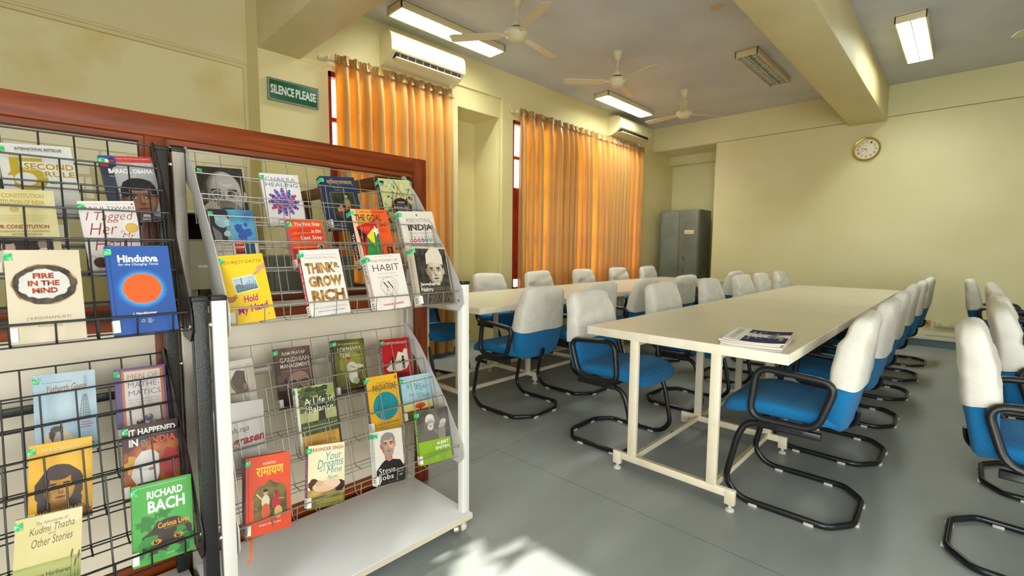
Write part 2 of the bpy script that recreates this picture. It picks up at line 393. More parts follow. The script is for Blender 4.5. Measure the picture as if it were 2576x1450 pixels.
# ================================================================== the room
HC = 3.24
b = MB(); b.box((-2.1, -3.4, -0.12), (8.5, 4.5, 0.0), m_floor); struct(b.build('floor'))
b = MB(); b.box((-2.1, -3.4, HC), (8.5, 4.5, HC+0.15), m_ceil)
b.lathe([(0, -0.004), (0.05, -0.004), (0.05, 0)], (4.18, 1.66, HC), mat('plaster_patch', '#CBB380', 0.7), n=16); struct(b.build('ceiling'))
# window wall: face at y = 4.0, with windows, a deep niche and a shallow panel recess
YW = 4.0
b = MB()
xs = [1.285, 1.835, 3.10, 3.135, 3.27, 3.885, 3.925, 4.105, 7.12, 8.5]
def cell(x0, x1, z0, z1, y0=YW, y1=4.35): b.box((x0, y0, z0), (x1, y1, z1), m_wall)
cell(1.285, 1.835, 0, HC); cell(3.10, 3.135, 0, HC); cell(3.925, 4.105, 0, HC); cell(7.12, 8.5, 0, HC)
for (x0, x1, zb, zt) in ((1.835, 3.10, 0.66, 2.68), (4.105, 7.12, 0.66, 2.72)):
    cell(x0, x1, 0, zb); cell(x0, x1, zt, HC)
cell(3.135, 3.27, 0, 2.92, 4.02); cell(3.885, 3.925, 0, 2.92, 4.02); cell(3.27, 3.885, 2.70, 2.92, 4.02); cell(3.135, 3.925, 2.92, HC)
b.box((3.27, 4.45, 0), (3.885, 4.5, 2.70), m_wall); b.box((3.25, 4.35, 0), (3.27, 4.5, 2.72), m_wall); b.box((3.885, 4.35, 0), (3.905, 4.5, 2.72), m_wall); b.box((3.25, 4.35, 2.70), (3.905, 4.5, 2.72), m_wall)
b.box((1.60, 3.994, 2.70), (1.835, YW, HC), m_wall)
struct(b.build('wall_back'))
b = MB(); b.box((-2.1, 4.30, 0), (1.285, 4.45, HC), m_wall_stain)
b.box((-2.1, 4.255, 2.655), (1.285, 4.30, HC), m_beam); b.box((-2.1, 4.275, 2.615), (1.285, 4.30, 2.640), m_beam); b.box((-2.1, 4.262, 2.64), (1.285, 4.30, 2.655), m_beam)
b.box((1.262, 4.27, 0), (1.285, 4.30, 2.615), m_beam)
struct(b.build('wall_back_left'))
# clock wall: face at x = 7.6, upper band proud by a few mm, alcove beside the windows
b = MB()
b.box((7.6, -3.4, 0), (8.5, 2.93, 2.855), m_clockwall); b.box((7.592, -3.4, 2.862), (8.5, 3.998, HC), m_clockwall)
b.box((7.612, -3.4, 2.855), (8.5, 2.93, 2.862), mat('dark_crack', '#8D8154', 0.8))
b.box((7.62, 2.93, 2.855), (8.5, 3.998, 2.862), m_clockwall)
b.box((8.35, 2.93, 0), (8.5, 3.998, 2.72), m_clockwall); b.box((8.22, 2.93, 2.70), (8.5, 3.998, 2.855), m_clockwall)
struct(b.build('wall_right'))
b = MB(); b.box((-2.1, -3.4, 0), (-1.95, -2.45, HC), m_wall)
b.box((-2.1, -2.45, 2.25), (-1.95, 0.25, HC), m_wall); b.box((-2.1, 0.25, 0), (-1.95, 0.5, HC), m_wall); b.box((-2.1, -2.45, 0), (-1.95, 0.25, 0.25), m_wall)
b.box((-2.1, 0.5, 0), (-1.95, 1.75, 1.45), m_wall); b.box((-2.1, 0.5, 1.975), (-1.95, 1.75, HC), m_wall); b.box((-2.1, 1.75, 0), (-1.95, 4.3, HC), m_wall)
struct(b.build('wall_left'))
b = MB(); b.box((-2.1, -3.4, 0), (8.5, -3.25, 0.9), m_wall); b.box((-2.1, -3.4, 2.4), (8.5, -3.25, HC), m_wall)
b.box((-2.1, -3.4, 0.9), (-1.3, -3.25, 2.4), m_wall); b.box((2.1, -3.4, 0.9), (8.5, -3.25, 2.4), m_wall); struct(b.build('wall_front'))
# beams
b = MB(); b.box((-1.95, 0.82, 2.81), (7.592, 1.205, HC), m_beam, 0.004); struct(b.build('trim_1'))
b = MB(); b.box((1.285, -3.25, 2.70), (1.60, 4.0, HC), m_beam, 0.004); struct(b.build('trim_2'))
# clock wall skirting and cable trunking
b = MB(); b.box((7.588, -3.2, 0), (7.6, 2.9, 0.095), m_skirt); b.box((7.55, -3.2, 0.0), (7.588, 2.9, 0.006), mat('floor_edge_strip', '#9AA6A2', 0.4)); struct(b.build('baseboard_right'))
b = MB(); b.box((1.3, 3.988, 0), (3.25, 4.0, 0.09), m_skirt); b.box((3.95, 3.988, 0), (7.59, 4.0, 0.09), m_skirt); struct(b.build('baseboard_back'))
t = thing('cable_trunking', 'white plastic cable trunking running just above the dark skirting of the clock wall', 'trunking', (7.5985, 0, 0.1))
b = MB(); b.box((-0.022, -3.2, 0.0), (0, 2.9, 0.05), m_trunk, 0.002); b.build('lower_channel', t)
b = MB(); b.box((-0.026, -3.2, 0.052), (0, 2.9, 0.082), m_trunk, 0.002); b.build('upper_channel', t)
b = MB(); b.box((-0.030, 0.30, 0.0), (0, 0.36, 0.06), m_trunk, 0.002); b.build('joint_cover', t)

# windows in red steel frames
def window(name, x0, x1, z0, z1, nx, solid=True):
    w = bpy.data.objects.new(name, None); COL.objects.link(w); w.location = (x0, 4.035, z0); struct(w)
    W_, H_ = x1-x0, z1-z0
    f = MB()
    f.box((0, -0.03, 0), (0.03, 0.03, H_), m_red); f.box((W_-0.035, -0.03, 0), (W_, 0.03, H_), m_red)
    f.box((0, -0.03, 0), (W_, 0.03, 0.035), m_red); f.box((0, -0.03, H_-0.045), (W_, 0.03, H_), m_red)
    for i in range(1, nx): f.box((W_*i/nx-0.02, -0.025, 0), (W_*i/nx+0.02, 0.025, H_), m_red)
    for zz in (0.15, 0.62, 1.24, 1.62): f.box((0, -0.022, zz-0.018), (W_, 0.022, zz+0.018), m_red)
    if solid: f.box((0.03, -0.02, 0.15), (0.17, 0.02, 1.24), m_red)
    f.build('window_frame', w)
    g = MB(); g.box((0.03, 0.0, 0.03), (W_-0.03, 0.004, H_-0.03), m_glass); g.build('pane', w)
window('window_1', 1.835, 3.10, 0.66, 2.68, 3); window('window_2', 4.105, 7.12, 0.66, 2.72, 6)

# tree outside the west ventilator: its leaves break the sun into patches
def leaves(name, cx, cy, cz, ry, rz, n, seed, label, hole):
    rnd = random.Random(seed); bb = MB(); m = mat('leaf_green', '#3E6B27', 0.6)
    for i in range(n):
        y = cy+rnd.uniform(-ry, ry); z = cz+rnd.uniform(-rz, rz); x = cx+rnd.uniform(-0.2, 0.2)
        # seen along the sun direction: keep an opening
        yy = y-(x+1.95)*math.tan(SUN_AZ); zz = z+(x+1.95)*math.tan(SUN_EL)
        s_ = rnd.uniform(0.05, 0.11)
        if hole(yy, zz, s_): continue
        a = Vector((rnd.uniform(-.6, .6), rnd.uniform(-1, 1), rnd.uniform(-1, 1))).normalized()*s_
        c = a.cross(Vector((1, rnd.uniform(-.4, .4), 0))).normalized()*s_*0.4; p = Vector((x, y, z))
        bb.add([p-a, p+c, p+a, p-c], [(0, 1, 2, 3)], m)
    o = bb.build('tree_foliage'); tag(o, label, 'foliage', kind='stuff'); return o

# ------------------------------------------------------------------ curtains
def curtain(x0, x1, zt, zb, n, seed, label):
    rnd = random.Random(seed); t = thing('curtain', label, 'curtain', (x0, 3.93, 0))
    ns = n*16; nz = 30; ph = [rnd.uniform(-0.9, 0.9) for _ in range(n+2)]; am = [rnd.uniform(0.6, 1.35) for _ in range(n+2)]
    wd = [rnd.uniform(0.55, 1.5) for _ in range(n)]; tot = sum(wd); ed = [0.0]
    for q in wd: ed.append(ed[-1]+q/tot)
    ov = [rnd.uniform(-0.55, 0.75) for _ in range(n+1)]
    vs = []; fs = []; thin = []; Wd = x1-x0
    for j in range(nz+1):
        q = j/nz; z = zt-(zt-zb)*q
        for i in range(ns+1):
            u = i/16; k = int(min(u, n-1)); fr = u-k; wob = ph[k]*(1-fr)+ph[k+1]*fr; a = am[k]*(1-fr)+am[k+1]*fr
            xw = ed[k]+(ed[k+1]-ed[k])*fr; head = min(1, q/0.05)
            amp = 0.014+(0.034*a*min(1, q*6+0.2) if q > 0.045 else 0.004)
            s_ = math.sin(2*math.pi*u+wob*0.5+0.4*q*ph[(k+2) % n]); y = amp*(abs(s_)**0.8)*math.copysign(1, s_)
            y += 0.004*math.sin(9*u+seed)*(1-head)*2
            x = Wd*xw+0.016*wob*math.sin(q*2.2)+0.014*math.cos(2*math.pi*u)*min(1, q*3)
            vs.append((x, y+0.018*q, z)); tv = s_-ov[k]*(1-fr)-ov[k+1]*fr+.25*math.sin(q*3+ph[k]*4); thin.append(max(0.0, min(1.0, .5+tv*1.3)))
    for j in range(nz):
        for i in range(ns): fs.append((j*(ns+1)+i, j*(ns+1)+i+1, (j+1)*(ns+1)+i+1, (j+1)*(ns+1)+i))
    b = MB(); b.keep = True; b.add(vs, fs, m_curtain, True); dr = b.build('drape', t)
    at = dr.data.attributes.new('single_layer', 'FLOAT', 'POINT'); at.data.foreach_set('value', thin)
    hv = [(x, y-.004 + (.003 if k_ % 3 else -.003), z+.004) for k_, (x, y, z) in enumerate(vs[:3*(ns+1)])]; hf = [f for f in fs[:2*ns]]
    hv = [(p[0], p[1], zt+.006-.040*(k_//(ns+1))+.004*math.sin(k_*1.3)) for k_, p in enumerate(hv)]
    b = MB(); b.keep = True; b.add(hv, hf, m_heading, True); b.build('gathered_heading', t)
    b = MB(); b.tube([(-0.09, 0.04, zt-0.045), (Wd+0.06, 0.04, zt-0.045)], 0.009, m_fan, 10); rod = b.build('rod', t)
    b = MB(); b.lathe([(0.0, -0.03), (0.016, -0.02), (0.02, 0), (0.012, 0.02), (0.008, 0.03)], (-0.10, 0.04, zt-0.045), m_fan, 14, 'x')
    b.box((-0.065, -0.02, zt-0.06), (-0.05, 0.07, zt-0.03), m_fan); b.build('finial', rod)
    return t
curtain(1.862, 3.125, 2.80, 0.06, 11, 3, 'golden orange curtain hanging under the larger nearer air conditioner')
curtain(4.165, 7.13, 2.845, 0.05, 22, 8, 'wide golden orange curtain over the far window, between niche and metal cupboard')

# ------------------------------------------------------------------ sign on the pier
t = thing('silence_sign', 'green SILENCE PLEASE sign board on the cream pier left of the curtain', 'sign', (1.54, 3.985, 2.411))
b = MB(); b.box((-0.197, -0.003, -0.086), (0.197, 0.015, 0.086), m_green_sign, 0.002); bd = b.build('board', t)
b = MB()
for (x0, z0, x1, z1) in ((-.197, .0815, .197, .086), (-.197, -.086, .197, -.0815), (-.197, -.086, -.1925, .086), (.1925, -.086, .197, .086)): b.box((x0, -0.006, z0), (x1, -0.0025, z1), m_post_silver)
b.build('frame', t)
b = MB(); A = Art(b, (-0.197, -0.0032, -0.086), (1, 0, 0), (0, 0, 1), (0, -1, 0), 0.394, 0.172)
for q in ([(.02, .06), (.98, .06)], [(.02, .94), (.98, .94)], [(.02, .06), (.02, .94)], [(.98, .06), (.98, .94)]): A.line(q, 0.005, m_signwhite)
A.text('SILENCE', .05, .505, .32, .72, m_signwhite, 0.03); A.text('PLEASE', .535, .955, .32, .72, m_signwhite, 0.03)
b.build('lettering', t)

# ------------------------------------------------------------------ wall clock
t = thing('wall_clock', 'round gold rimmed wall clock beneath the end of the ceiling beam', 'clock', (7.6, 1.008, 2.487))
b = MB(); b.lathe([(0.150, 0), (0.152, -0.022), (0.143, -0.038), (0.130, -0.036), (0.124, -0.020), (0.124, 0)], (0, 0, 0), m_gold, 40, 'x'); b.build('rim', t)
b = MB(); b.lathe([(0, -0.018), (0.126, -0.018), (0.126, 0)], (0, 0, 0), mat('clock_face', '#E5DFC6', 0.5), 36, 'x')
A = Art(b, (-0.018, 0.126, -0.126), (0, -1, 0), (0, 0, 1), (-1, 0, 0), 0.252, 0.252)
for h in range(1, 13):
    a = R(90-30*h); A.text(str(h), .5+.37*math.cos(a)-.04, .5+.37*math.cos(a)+.04, .5+.37*math.sin(a)-.05, .5+.37*math.sin(a)+.05, ink('#3A352C'), 0.01)
b.build('dial', t)
b = MB(); A = Art(b, (-0.020, 0.126, -0.126), (0, -1, 0), (0, 0, 1), (-1, 0, 0), 0.252, 0.252)
for (deg, ln, w_) in ((285, .24, .022), (246, .34, .016), (168, .36, .006)):
    a = R(90-deg); A.line([(.5, .5), (.5+ln*math.cos(a), .5+ln*math.sin(a))], w_, ink('#1D1A17'))
A.circ(.5, .5, .025, ink('#1D1A17')); b.build('hands', t)

# ------------------------------------------------------------------ sockets on the clock wall
t = thing('socket_board', 'white double socket board with a switch, low on the clock wall', 'socket', (7.6, 0.118, 0.298))
b = MB(); b.box((-0.03, -0.105, -0.04), (0, 0.105, 0.04), mat('yellowed_plastic', '#CFC68C', 0.45), 0.004); b.build('back_box', t)
b = MB(); b.box((-0.036, -0.09, -0.026), (-0.028, 0.09, 0.026), m_trunk, 0.002)
A = Art(b, (-0.0362, 0.09, -0.026), (0, -1, 0), (0, 0, 1), (-1, 0, 0), 0.18, 0.052)
for cu in (.2, .8):
    for (du, dv) in ((0, .25), (-.06, -.15), (.06, -.15)): A.circ(cu+du, .5+dv, .025, ink('#2A2A26'))
b.build('face_plate', t)
b = MB(); b.box((-0.041, -0.022, -0.016), (-0.035, -0.002, 0.016), m_signwhite, 0.001); b.build('switch', t)
t = thing('cable_outlet', 'small orange-brown outlet box left of the double socket board', 'socket', (7.6, 0.285, 0.305))
b = MB(); b.box((-0.03, -0.03, -0.035), (0, 0.03, 0.035), mat('orange_brown_plastic', '#C49A4E', 0.5), 0.003); b.build('box', t)
b = MB(); b.lathe([(0, -0.034), (0.008, -0.034), (0.008, -0.029)], (0, 0, 0), m_dark, 12, 'x'); b.build('outlet_hole', t)

# ------------------------------------------------------------------ ceiling light fixtures
def fixture(cx, cy, lx, lit, label, pw=46):
    t = thing('ceiling_light', label, 'ceiling light', (cx, cy, HC), 0, 'fluorescent ceiling lights')
    hw = 0.11; d = 0.072; b = MB(); L2 = lx/2
    if lit:
        a_ = area('fluorescent_glow', (0, 0, -0.034), (0, 0, -1), .17, lx-.06, pw, (0.95, 1.0, 0.93)); a_.parent = t; a_.rotation_euler = (0, 0, R(90))
    b.box((-L2, -hw, -0.012), (L2, hw, 0), m_fix)
    b.box((-L2, -hw, -d), (-L2+0.015, hw, -0.005), m_fix, 0.002); b.box((L2-0.015, -hw, -d), (L2, hw, -0.005), m_fix, 0.002)
    b.box((-L2, -hw, -d), (L2, -hw+0.012, -0.005), m_fix, 0.002); b.box((-L2, hw-0.012, -d), (L2, hw, -0.005), m_fix, 0.002); b.build('housing', t)
    b = MB(); b.add([(-L2+.02, -hw+.013, -.03), (L2-.02, -hw+.013, -.03), (L2-.02, hw-.013, -.03), (-L2+.02, hw-.013, -.03)], [(0, 1, 2, 3)], m_fixin); b.build('reflector', t)
    for sy in (-0.045, 0.045):
        b = MB(); b.tube([(-L2+.03, sy, -.05), (L2-.03, sy, -.05)], 0.013, m_tube if lit else m_tubeoff, 10); b.build('tube', t)
    b = MB(); n = 16
    for i in range(1, n):
        x = -L2+lx*i/n
        for (y0, y1) in ((-hw+.012, -.006), (.006, hw-.012)):
            b.add([(x-.004, y0, -d+.002), (x+.004, y0, -d+.002), (x+.004, y1, -d+.002), (x-.004, y1, -d+.002), (x-.001, y0, -.056), (x+.001, y0, -.056), (x+.001, y1, -.056), (x-.001, y1, -.056)], [(0, 1, 2, 3), (4, 7, 6, 5), (0, 4, 5, 1), (1, 5, 6, 2), (2, 6, 7, 3), (3, 7, 4, 0)], m_louver)
    b.box((-L2+.015, -.005, -d+.001), (L2-.015, .005, -.035), m_louver)
    b.build('louver', t)
fixture(2.85, 3.60, 1.22, True, 'lit louvred ceiling light directly above the larger nearer air conditioner')
fixture(5.93, 3.57, 1.22, True, 'lit ceiling light over the far curtain, beside the smaller air conditioner')
fixture(5.83, 1.75, 1.22, False, 'unlit louvred ceiling light in the middle of the room left of the big beam')
fixture(6.02, 0.475, 1.22, True, 'brightly lit ceiling light at right, beyond the big beam', 34)

# ------------------------------------------------------------------ ceiling fans
def fan(cx, cy, a0, label):
    t = thing('ceiling_fan', label, 'ceiling fan', (cx, cy, HC), 0, 'ceiling fans')
    b = MB(); b.lathe([(0.052, 0), (0.05, -0.03), (0.03, -0.075), (0.018, -0.09), (0.0, -0.09)], (0, 0, 0), m_fan, 24); b.build('canopy', t)
    b = MB(); b.tube([(0, 0, -0.05), (0, 0, -0.22)], 0.009, m_fan, 10); b.build('down_rod', t)
    b = MB(); b.lathe([(0.012, -0.17), (0.024, -0.185), (0.045, -0.225), (0.046, -0.245)], (0, 0, 0), m_fan, 24)
    b.lathe([(0.04, -0.243), (0.044, -0.246), (0.044, -0.256), (0.04, -0.26)], (0, 0, 0), m_dark, 24); b.build('lower_canopy', t)
    b = MB(); b.lathe([(0.0, -0.258), (0.06, -0.262), (0.092, -0.275), (0.098, -0.295), (0.094, -0.310), (0.070, -0.330), (0.066, -0.345), (0.04, -0.36), (0.0, -0.363)], (0, 0, 0), m_fan, 32); b.build('motor', t)
    for k in range(3):
        a = R(a0+120*k); b = MB(); b.tube([(0.08, 0, -0.30), (0.13, 0, -0.302)], 0.012, m_fan, 8, flat=1.6)
        pts = [(0.12, -0.025), (0.17, -0.042), (0.52, -0.052), (0.555, -0.046), (0.565, 0.034), (0.53, 0.047), (0.17, 0.038), (0.12, 0.025)]
        tw = 0.10; vs = [(p[0], p[1], -0.302+p[1]*tw*2+dz) for dz in (0, -0.004) for p in pts]; n = len(pts)
        b.add(vs, [tuple(range(n))[::-1], tuple(range(n, 2*n))]+[(i, (i+1) % n, n+(i+1) % n, n+i) for i in range(n)], m_fan)
        o = b.build('blade', t); o.rotation_euler = (0, 0, a)
fan(2.885, 2.78, 127, 'ceiling fan nearest the camera, beside the lit louvred light')
fan(4.40, 2.755, 135, 'middle ceiling fan of the row, hanging clear before the far curtain')
fan(6.01, 2.75, 84, 'farthest ceiling fan, near the corner above the metal cupboard')
fan(5.98, -0.62, 127, 'ceiling fan at the right edge of which only a blade tip shows')

# ------------------------------------------------------------------ air conditioners
def aircon(x0, x1, zc, yd, label):
    t = thing('air_conditioner', label, 'air conditioner', ((x0+x1)/2, 4.0, zc), 0, 'split air conditioners'); w = (x1-x0)/2
    pr = [(0, 0.14), (-0.10, 0.145), (-0.17, 0.13), (-0.205, 0.09), (-0.215, 0.02), (-0.212, -0.04), (-0.195, -0.055)]
    lo_ = [(-0.13, -0.10), (-0.05, -0.135), (0, -0.14)]
    b = MB(); b.prism(pr+lo_, -w, w, m_ac, 'x', True); b.build('body', t)
    b = MB(); b.box((-w+.05, -0.200, -0.095), (w-.05, -0.130, -0.055), m_dark)
    for i in range(9):
        x = -w+.09+(2*w-.18)*i/8; b.box((x-.003, -0.203, -0.093), (x+.003, -0.15, -0.06), mat('brown_vane', '#5A4630', 0.5))
    b.build('air_outlet', t)
    b = MB(); b.prism([(-0.205, -0.100), (-0.200, -0.093), (-0.12, -0.108), (-0.12, -0.114)], -w+.05, w-.05, m_ac, 'x'); b.build('flap', t)
    b = MB(); A = Art(b, (w-.12, -0.2165, -0.03), (1, 0, 0), (0, 0, 1), (0, -1, 0), 0.07, 0.10)
    A.poly([(.1, .95), (.5, .7), (.9, .95), (.7, .75), (.5, .62), (.3, .75)], ink('#6A664E')); A.text('NE', .3, .7, .42, .58, ink('#8C886C')); A.text('STAR', .2, .8, .2, .34, ink('#8C886C'))
    b.build('badge', t)
    b = MB(); b.tube([(w-.06, -.05, -.13), (w-.05, -.03, -.24), (w-.05, -.01, -.36)], .018, m_ac, 8); b.build('pipe', t)
aircon(2.33, 3.18, 2.99, 0.2, 'larger ivory split air conditioner over the nearer curtain')
aircon(6.18, 7.08, 3.03, 0.2, 'smaller looking ivory split air conditioner in the far corner')

# ------------------------------------------------------------------ steel cupboard in the alcove
t = thing('steel_cupboard', 'grey green two door steel cupboard standing in the far alcove', 'cupboard', (7.62, 3.50, 0))
b = MB(); b.box((0.02, -0.335, 0.06), (0.5, 0.335, 1.84), m_cup, 0.003)
for (y, x) in ((-.32, .03), (-.32, .47), (.32, .03), (.32, .47)): b.box((x-.01, y-.015, 0), (x+.03, y+.015, 0.07), m_cup)
b.build('body', t)
for s_ in (1, -1):
    b = MB(); y0, y1 = (0.003, 0.322) if s_ > 0 else (-0.322, -0.003)
    b.box((0.004, y0, 0.09), (0.022, y1, 1.815), m_cup, 0.002)
    if s_ > 0:
        A = Art(b, (0.0038, 0.322, 0.09), (0, -1, 0), (0, 0, 1), (-1, 0, 0), 0.319, 1.725); A.text('GODREJ', .16, .42, .955, .972, ink('#A9AA98'))
    else:
        A = Art(b, (0.0038, -0.003, 0.09), (0, -1, 0), (0, 0, 1), (-1, 0, 0), 0.319, 1.725)
        for (u, v, r_) in ((.3, .55, .06), (.38, .35, .08), (.45, .32, .05), (.3, .42, .04)): A.ell(u, v, r_, r_*.35, m_scuff, jag=.6, seed=int(u*100))
    d = b.build('door', t)
    if s_ < 0:
        b = MB(); b.lathe([(0, -0.004), (0.011, -0.004), (0.012, 0.004)], (0, -0.03, 0.93), m_chrome, 12, 'x'); b.build('lock', d)
        b = MB(); b.box((-0.001, -0.255, 1.44), (0.005, -0.10, 1.50), mat('name_card', '#E2D6B4', 0.6))
        A = Art(b, (-0.0012, -0.10, 1.44), (0, -1, 0), (0, 0, 1), (-1, 0, 0), 0.155, 0.06); A.text('CD-ROMs & CDs', .08, .94, .3, .62, ink('#39332A'), 0.01); b.build('name_card', d)

# ------------------------------------------------------------------ glazed teak partition behind the racks
PY = 1.88
t = thing('wooden_partition', 'low teak framed partition with glass panes behind the book racks', 'partition', (0, PY, 0))
b = MB(); b.box((-1.93, 0, 1.522), (1.265, 0.06, 1.592), m_wood_x, 0.003); b.build('top_rail', t)
b = MB(); b.box((-1.93, 0, 0.905), (1.265, 0.06, 0.968), m_wood_x, 0.003); b.build('middle_rail', t)
b = MB(); b.box((-1.93, 0, 0.0), (1.265, 0.06, 0.125), m_wood_x, 0.003); b.build('bottom_rail', t)
b = MB(); b.box((1.265, 0, 0), (1.335, 0.06, 1.592), m_wood_z, 0.003); b.build('end_post', t)
for x in (0.262, -0.75):
    b = MB(); b.box((x, 0.0, 0.968), (x+0.055, 0.06, 1.522), m_wood_z, 0.002); b.box((x, 0.001, 0.125), (x+0.055, 0.06, 0.905), m_wood_z, 0.002); b.build('mullion', t)
for (x0, x1) in ((-0.695, 0.262), (0.317, 1.265)):
    z0, z1 = 0.968, 1.522; b = MB(); w_ = 0.018
    b.box((x0, 0.012, z1-w_), (x1, 0.05, z1), m_wood_x); b.box((x0, 0.012, z0), (x1, 0.05, z0+w_), m_wood_x)
    b.box((x0, 0.013, z0), (x0+w_*.7, 0.049, z1), m_wood_z); b.box((x1-w_*.7, 0.013, z0), (x1, 0.049, z1), m_wood_z); b.build('glazing_bead', t)
    b = MB(); b.box((x0+.005, 0.029, z0+.005), (x1-.005, 0.033, z1-.005), m_glass); b.build('glass_pane', t)
    b = MB(); b.box((x0, 0.02, 0.125), (x1, 0.04, 0.905), m_panel); b.build('lower_panel', t)
# return wing of the enclosure
t = thing('partition_wing', 'teak framed glazed wing running back from the partition end towards the curtain', 'partition', (1.27, 1.94, 0))
b = MB(); b.box((0, 0.002, 1.485), (0.06, 1.31, 1.545), m_wood_y, 0.002); b.build('top_rail', t)
b = MB(); b.box((0, 0.002, 0.905), (0.06, 1.31, 0.968), m_wood_y, 0.002); b.build('middle_rail', t)
b = MB(); b.box((0, 1.25, 0), (0.06, 1.31, 1.485), m_wood_z, 0.002); b.build('end_post', t)
b = MB(); b.box((0.028, 0.0, 0.968), (0.032, 1.25, 1.485), m_glass); b.build('glass_pane', t)
b = MB(); b.box((0.02, 0.002, 0.0), (0.04, 1.25, 0.905), m_panel); b.build('lower_panel', t)
# furniture glimpsed through the glass
t = thing('open_bookcase', 'dark open bookcase against the wall behind the partition glass', 'bookcase', (0.72, 4.05, 0))
b = MB(); md = mat('dark_brown_board', '#4A3A2A', 0.5)
b.box((-0.36, -.02, 0), (0.34, 0, 1.42), md)
for x in (-.36, -.02, .32): b.box((x, -.26, 0), (x+.02, -.02, 1.42), md)
b.build('carcass', t)
for z in (.30, .62, .98, 1.16, 1.40):
    b = MB(); b.box((-.34, -.265, z), (.32, -.02, z+.02), m_trunk); b.build('shelf', t)
b = MB(); b.box((-.34, -.05, .0), (.32, -.022, 1.40), m_dark); b.build('back_panel', t)
t = thing('filing_cabinet', 'grey steel filing cabinet seen through the glass behind the silver rack', 'cabinet', (0.99, 2.42, 0))
mg = mat('dull_grey_steel', '#74776F', 0.4)
b = MB(); b.box((-.26, -.2, 0), (.14, .3, 1.13), mg, .004); b.build('body', t)
for z in (.05, .41, .77):
    b = MB(); b.box((-.245, -.215, z), (.125, -.2, z+.33), mg, .003); d = b.build('drawer', t)
    b = MB(); b.tube(rounded([(-.13, -.215, z+.24), (-.13, -.245, z+.24), (.01, -.245, z+.24), (.01, -.215, z+.24)], .01), .005, m_chrome, 6); b.build('handle', d)
t = thing('notice_easel', 'small grey framed slanted notice board seen between the two racks through the glass', 'notice board', (0.50, 2.45, 0.0))
b = MB(); b.add([(-.09, 0, .98), (.09, 0, .98), (.06, .12, 1.20), (-.06, .12, 1.20)], [(0, 1, 2, 3)], mat('grey_notice', '#A9A491', 0.5))
b.add([(-.09, .01, .98), (.09, .01, .98), (.06, .13, 1.20), (-.06, .13, 1.20)], [(3, 2, 1, 0)], m_post_silver); b.build('panel', t)
b = MB(); b.tube([(-.09, 0, .98), (-.06, .12, 1.20), (.06, .12, 1.20), (.09, 0, .98)], .008, m_post_silver, 6); b.build('frame', t)
b = MB(); b.box((-.012, .05, 0.0), (.012, .075, 1.08), m_post_silver); b.box((-.12, -.04, 0), (.12, .16, .02), m_post_silver); b.build('stand', t)
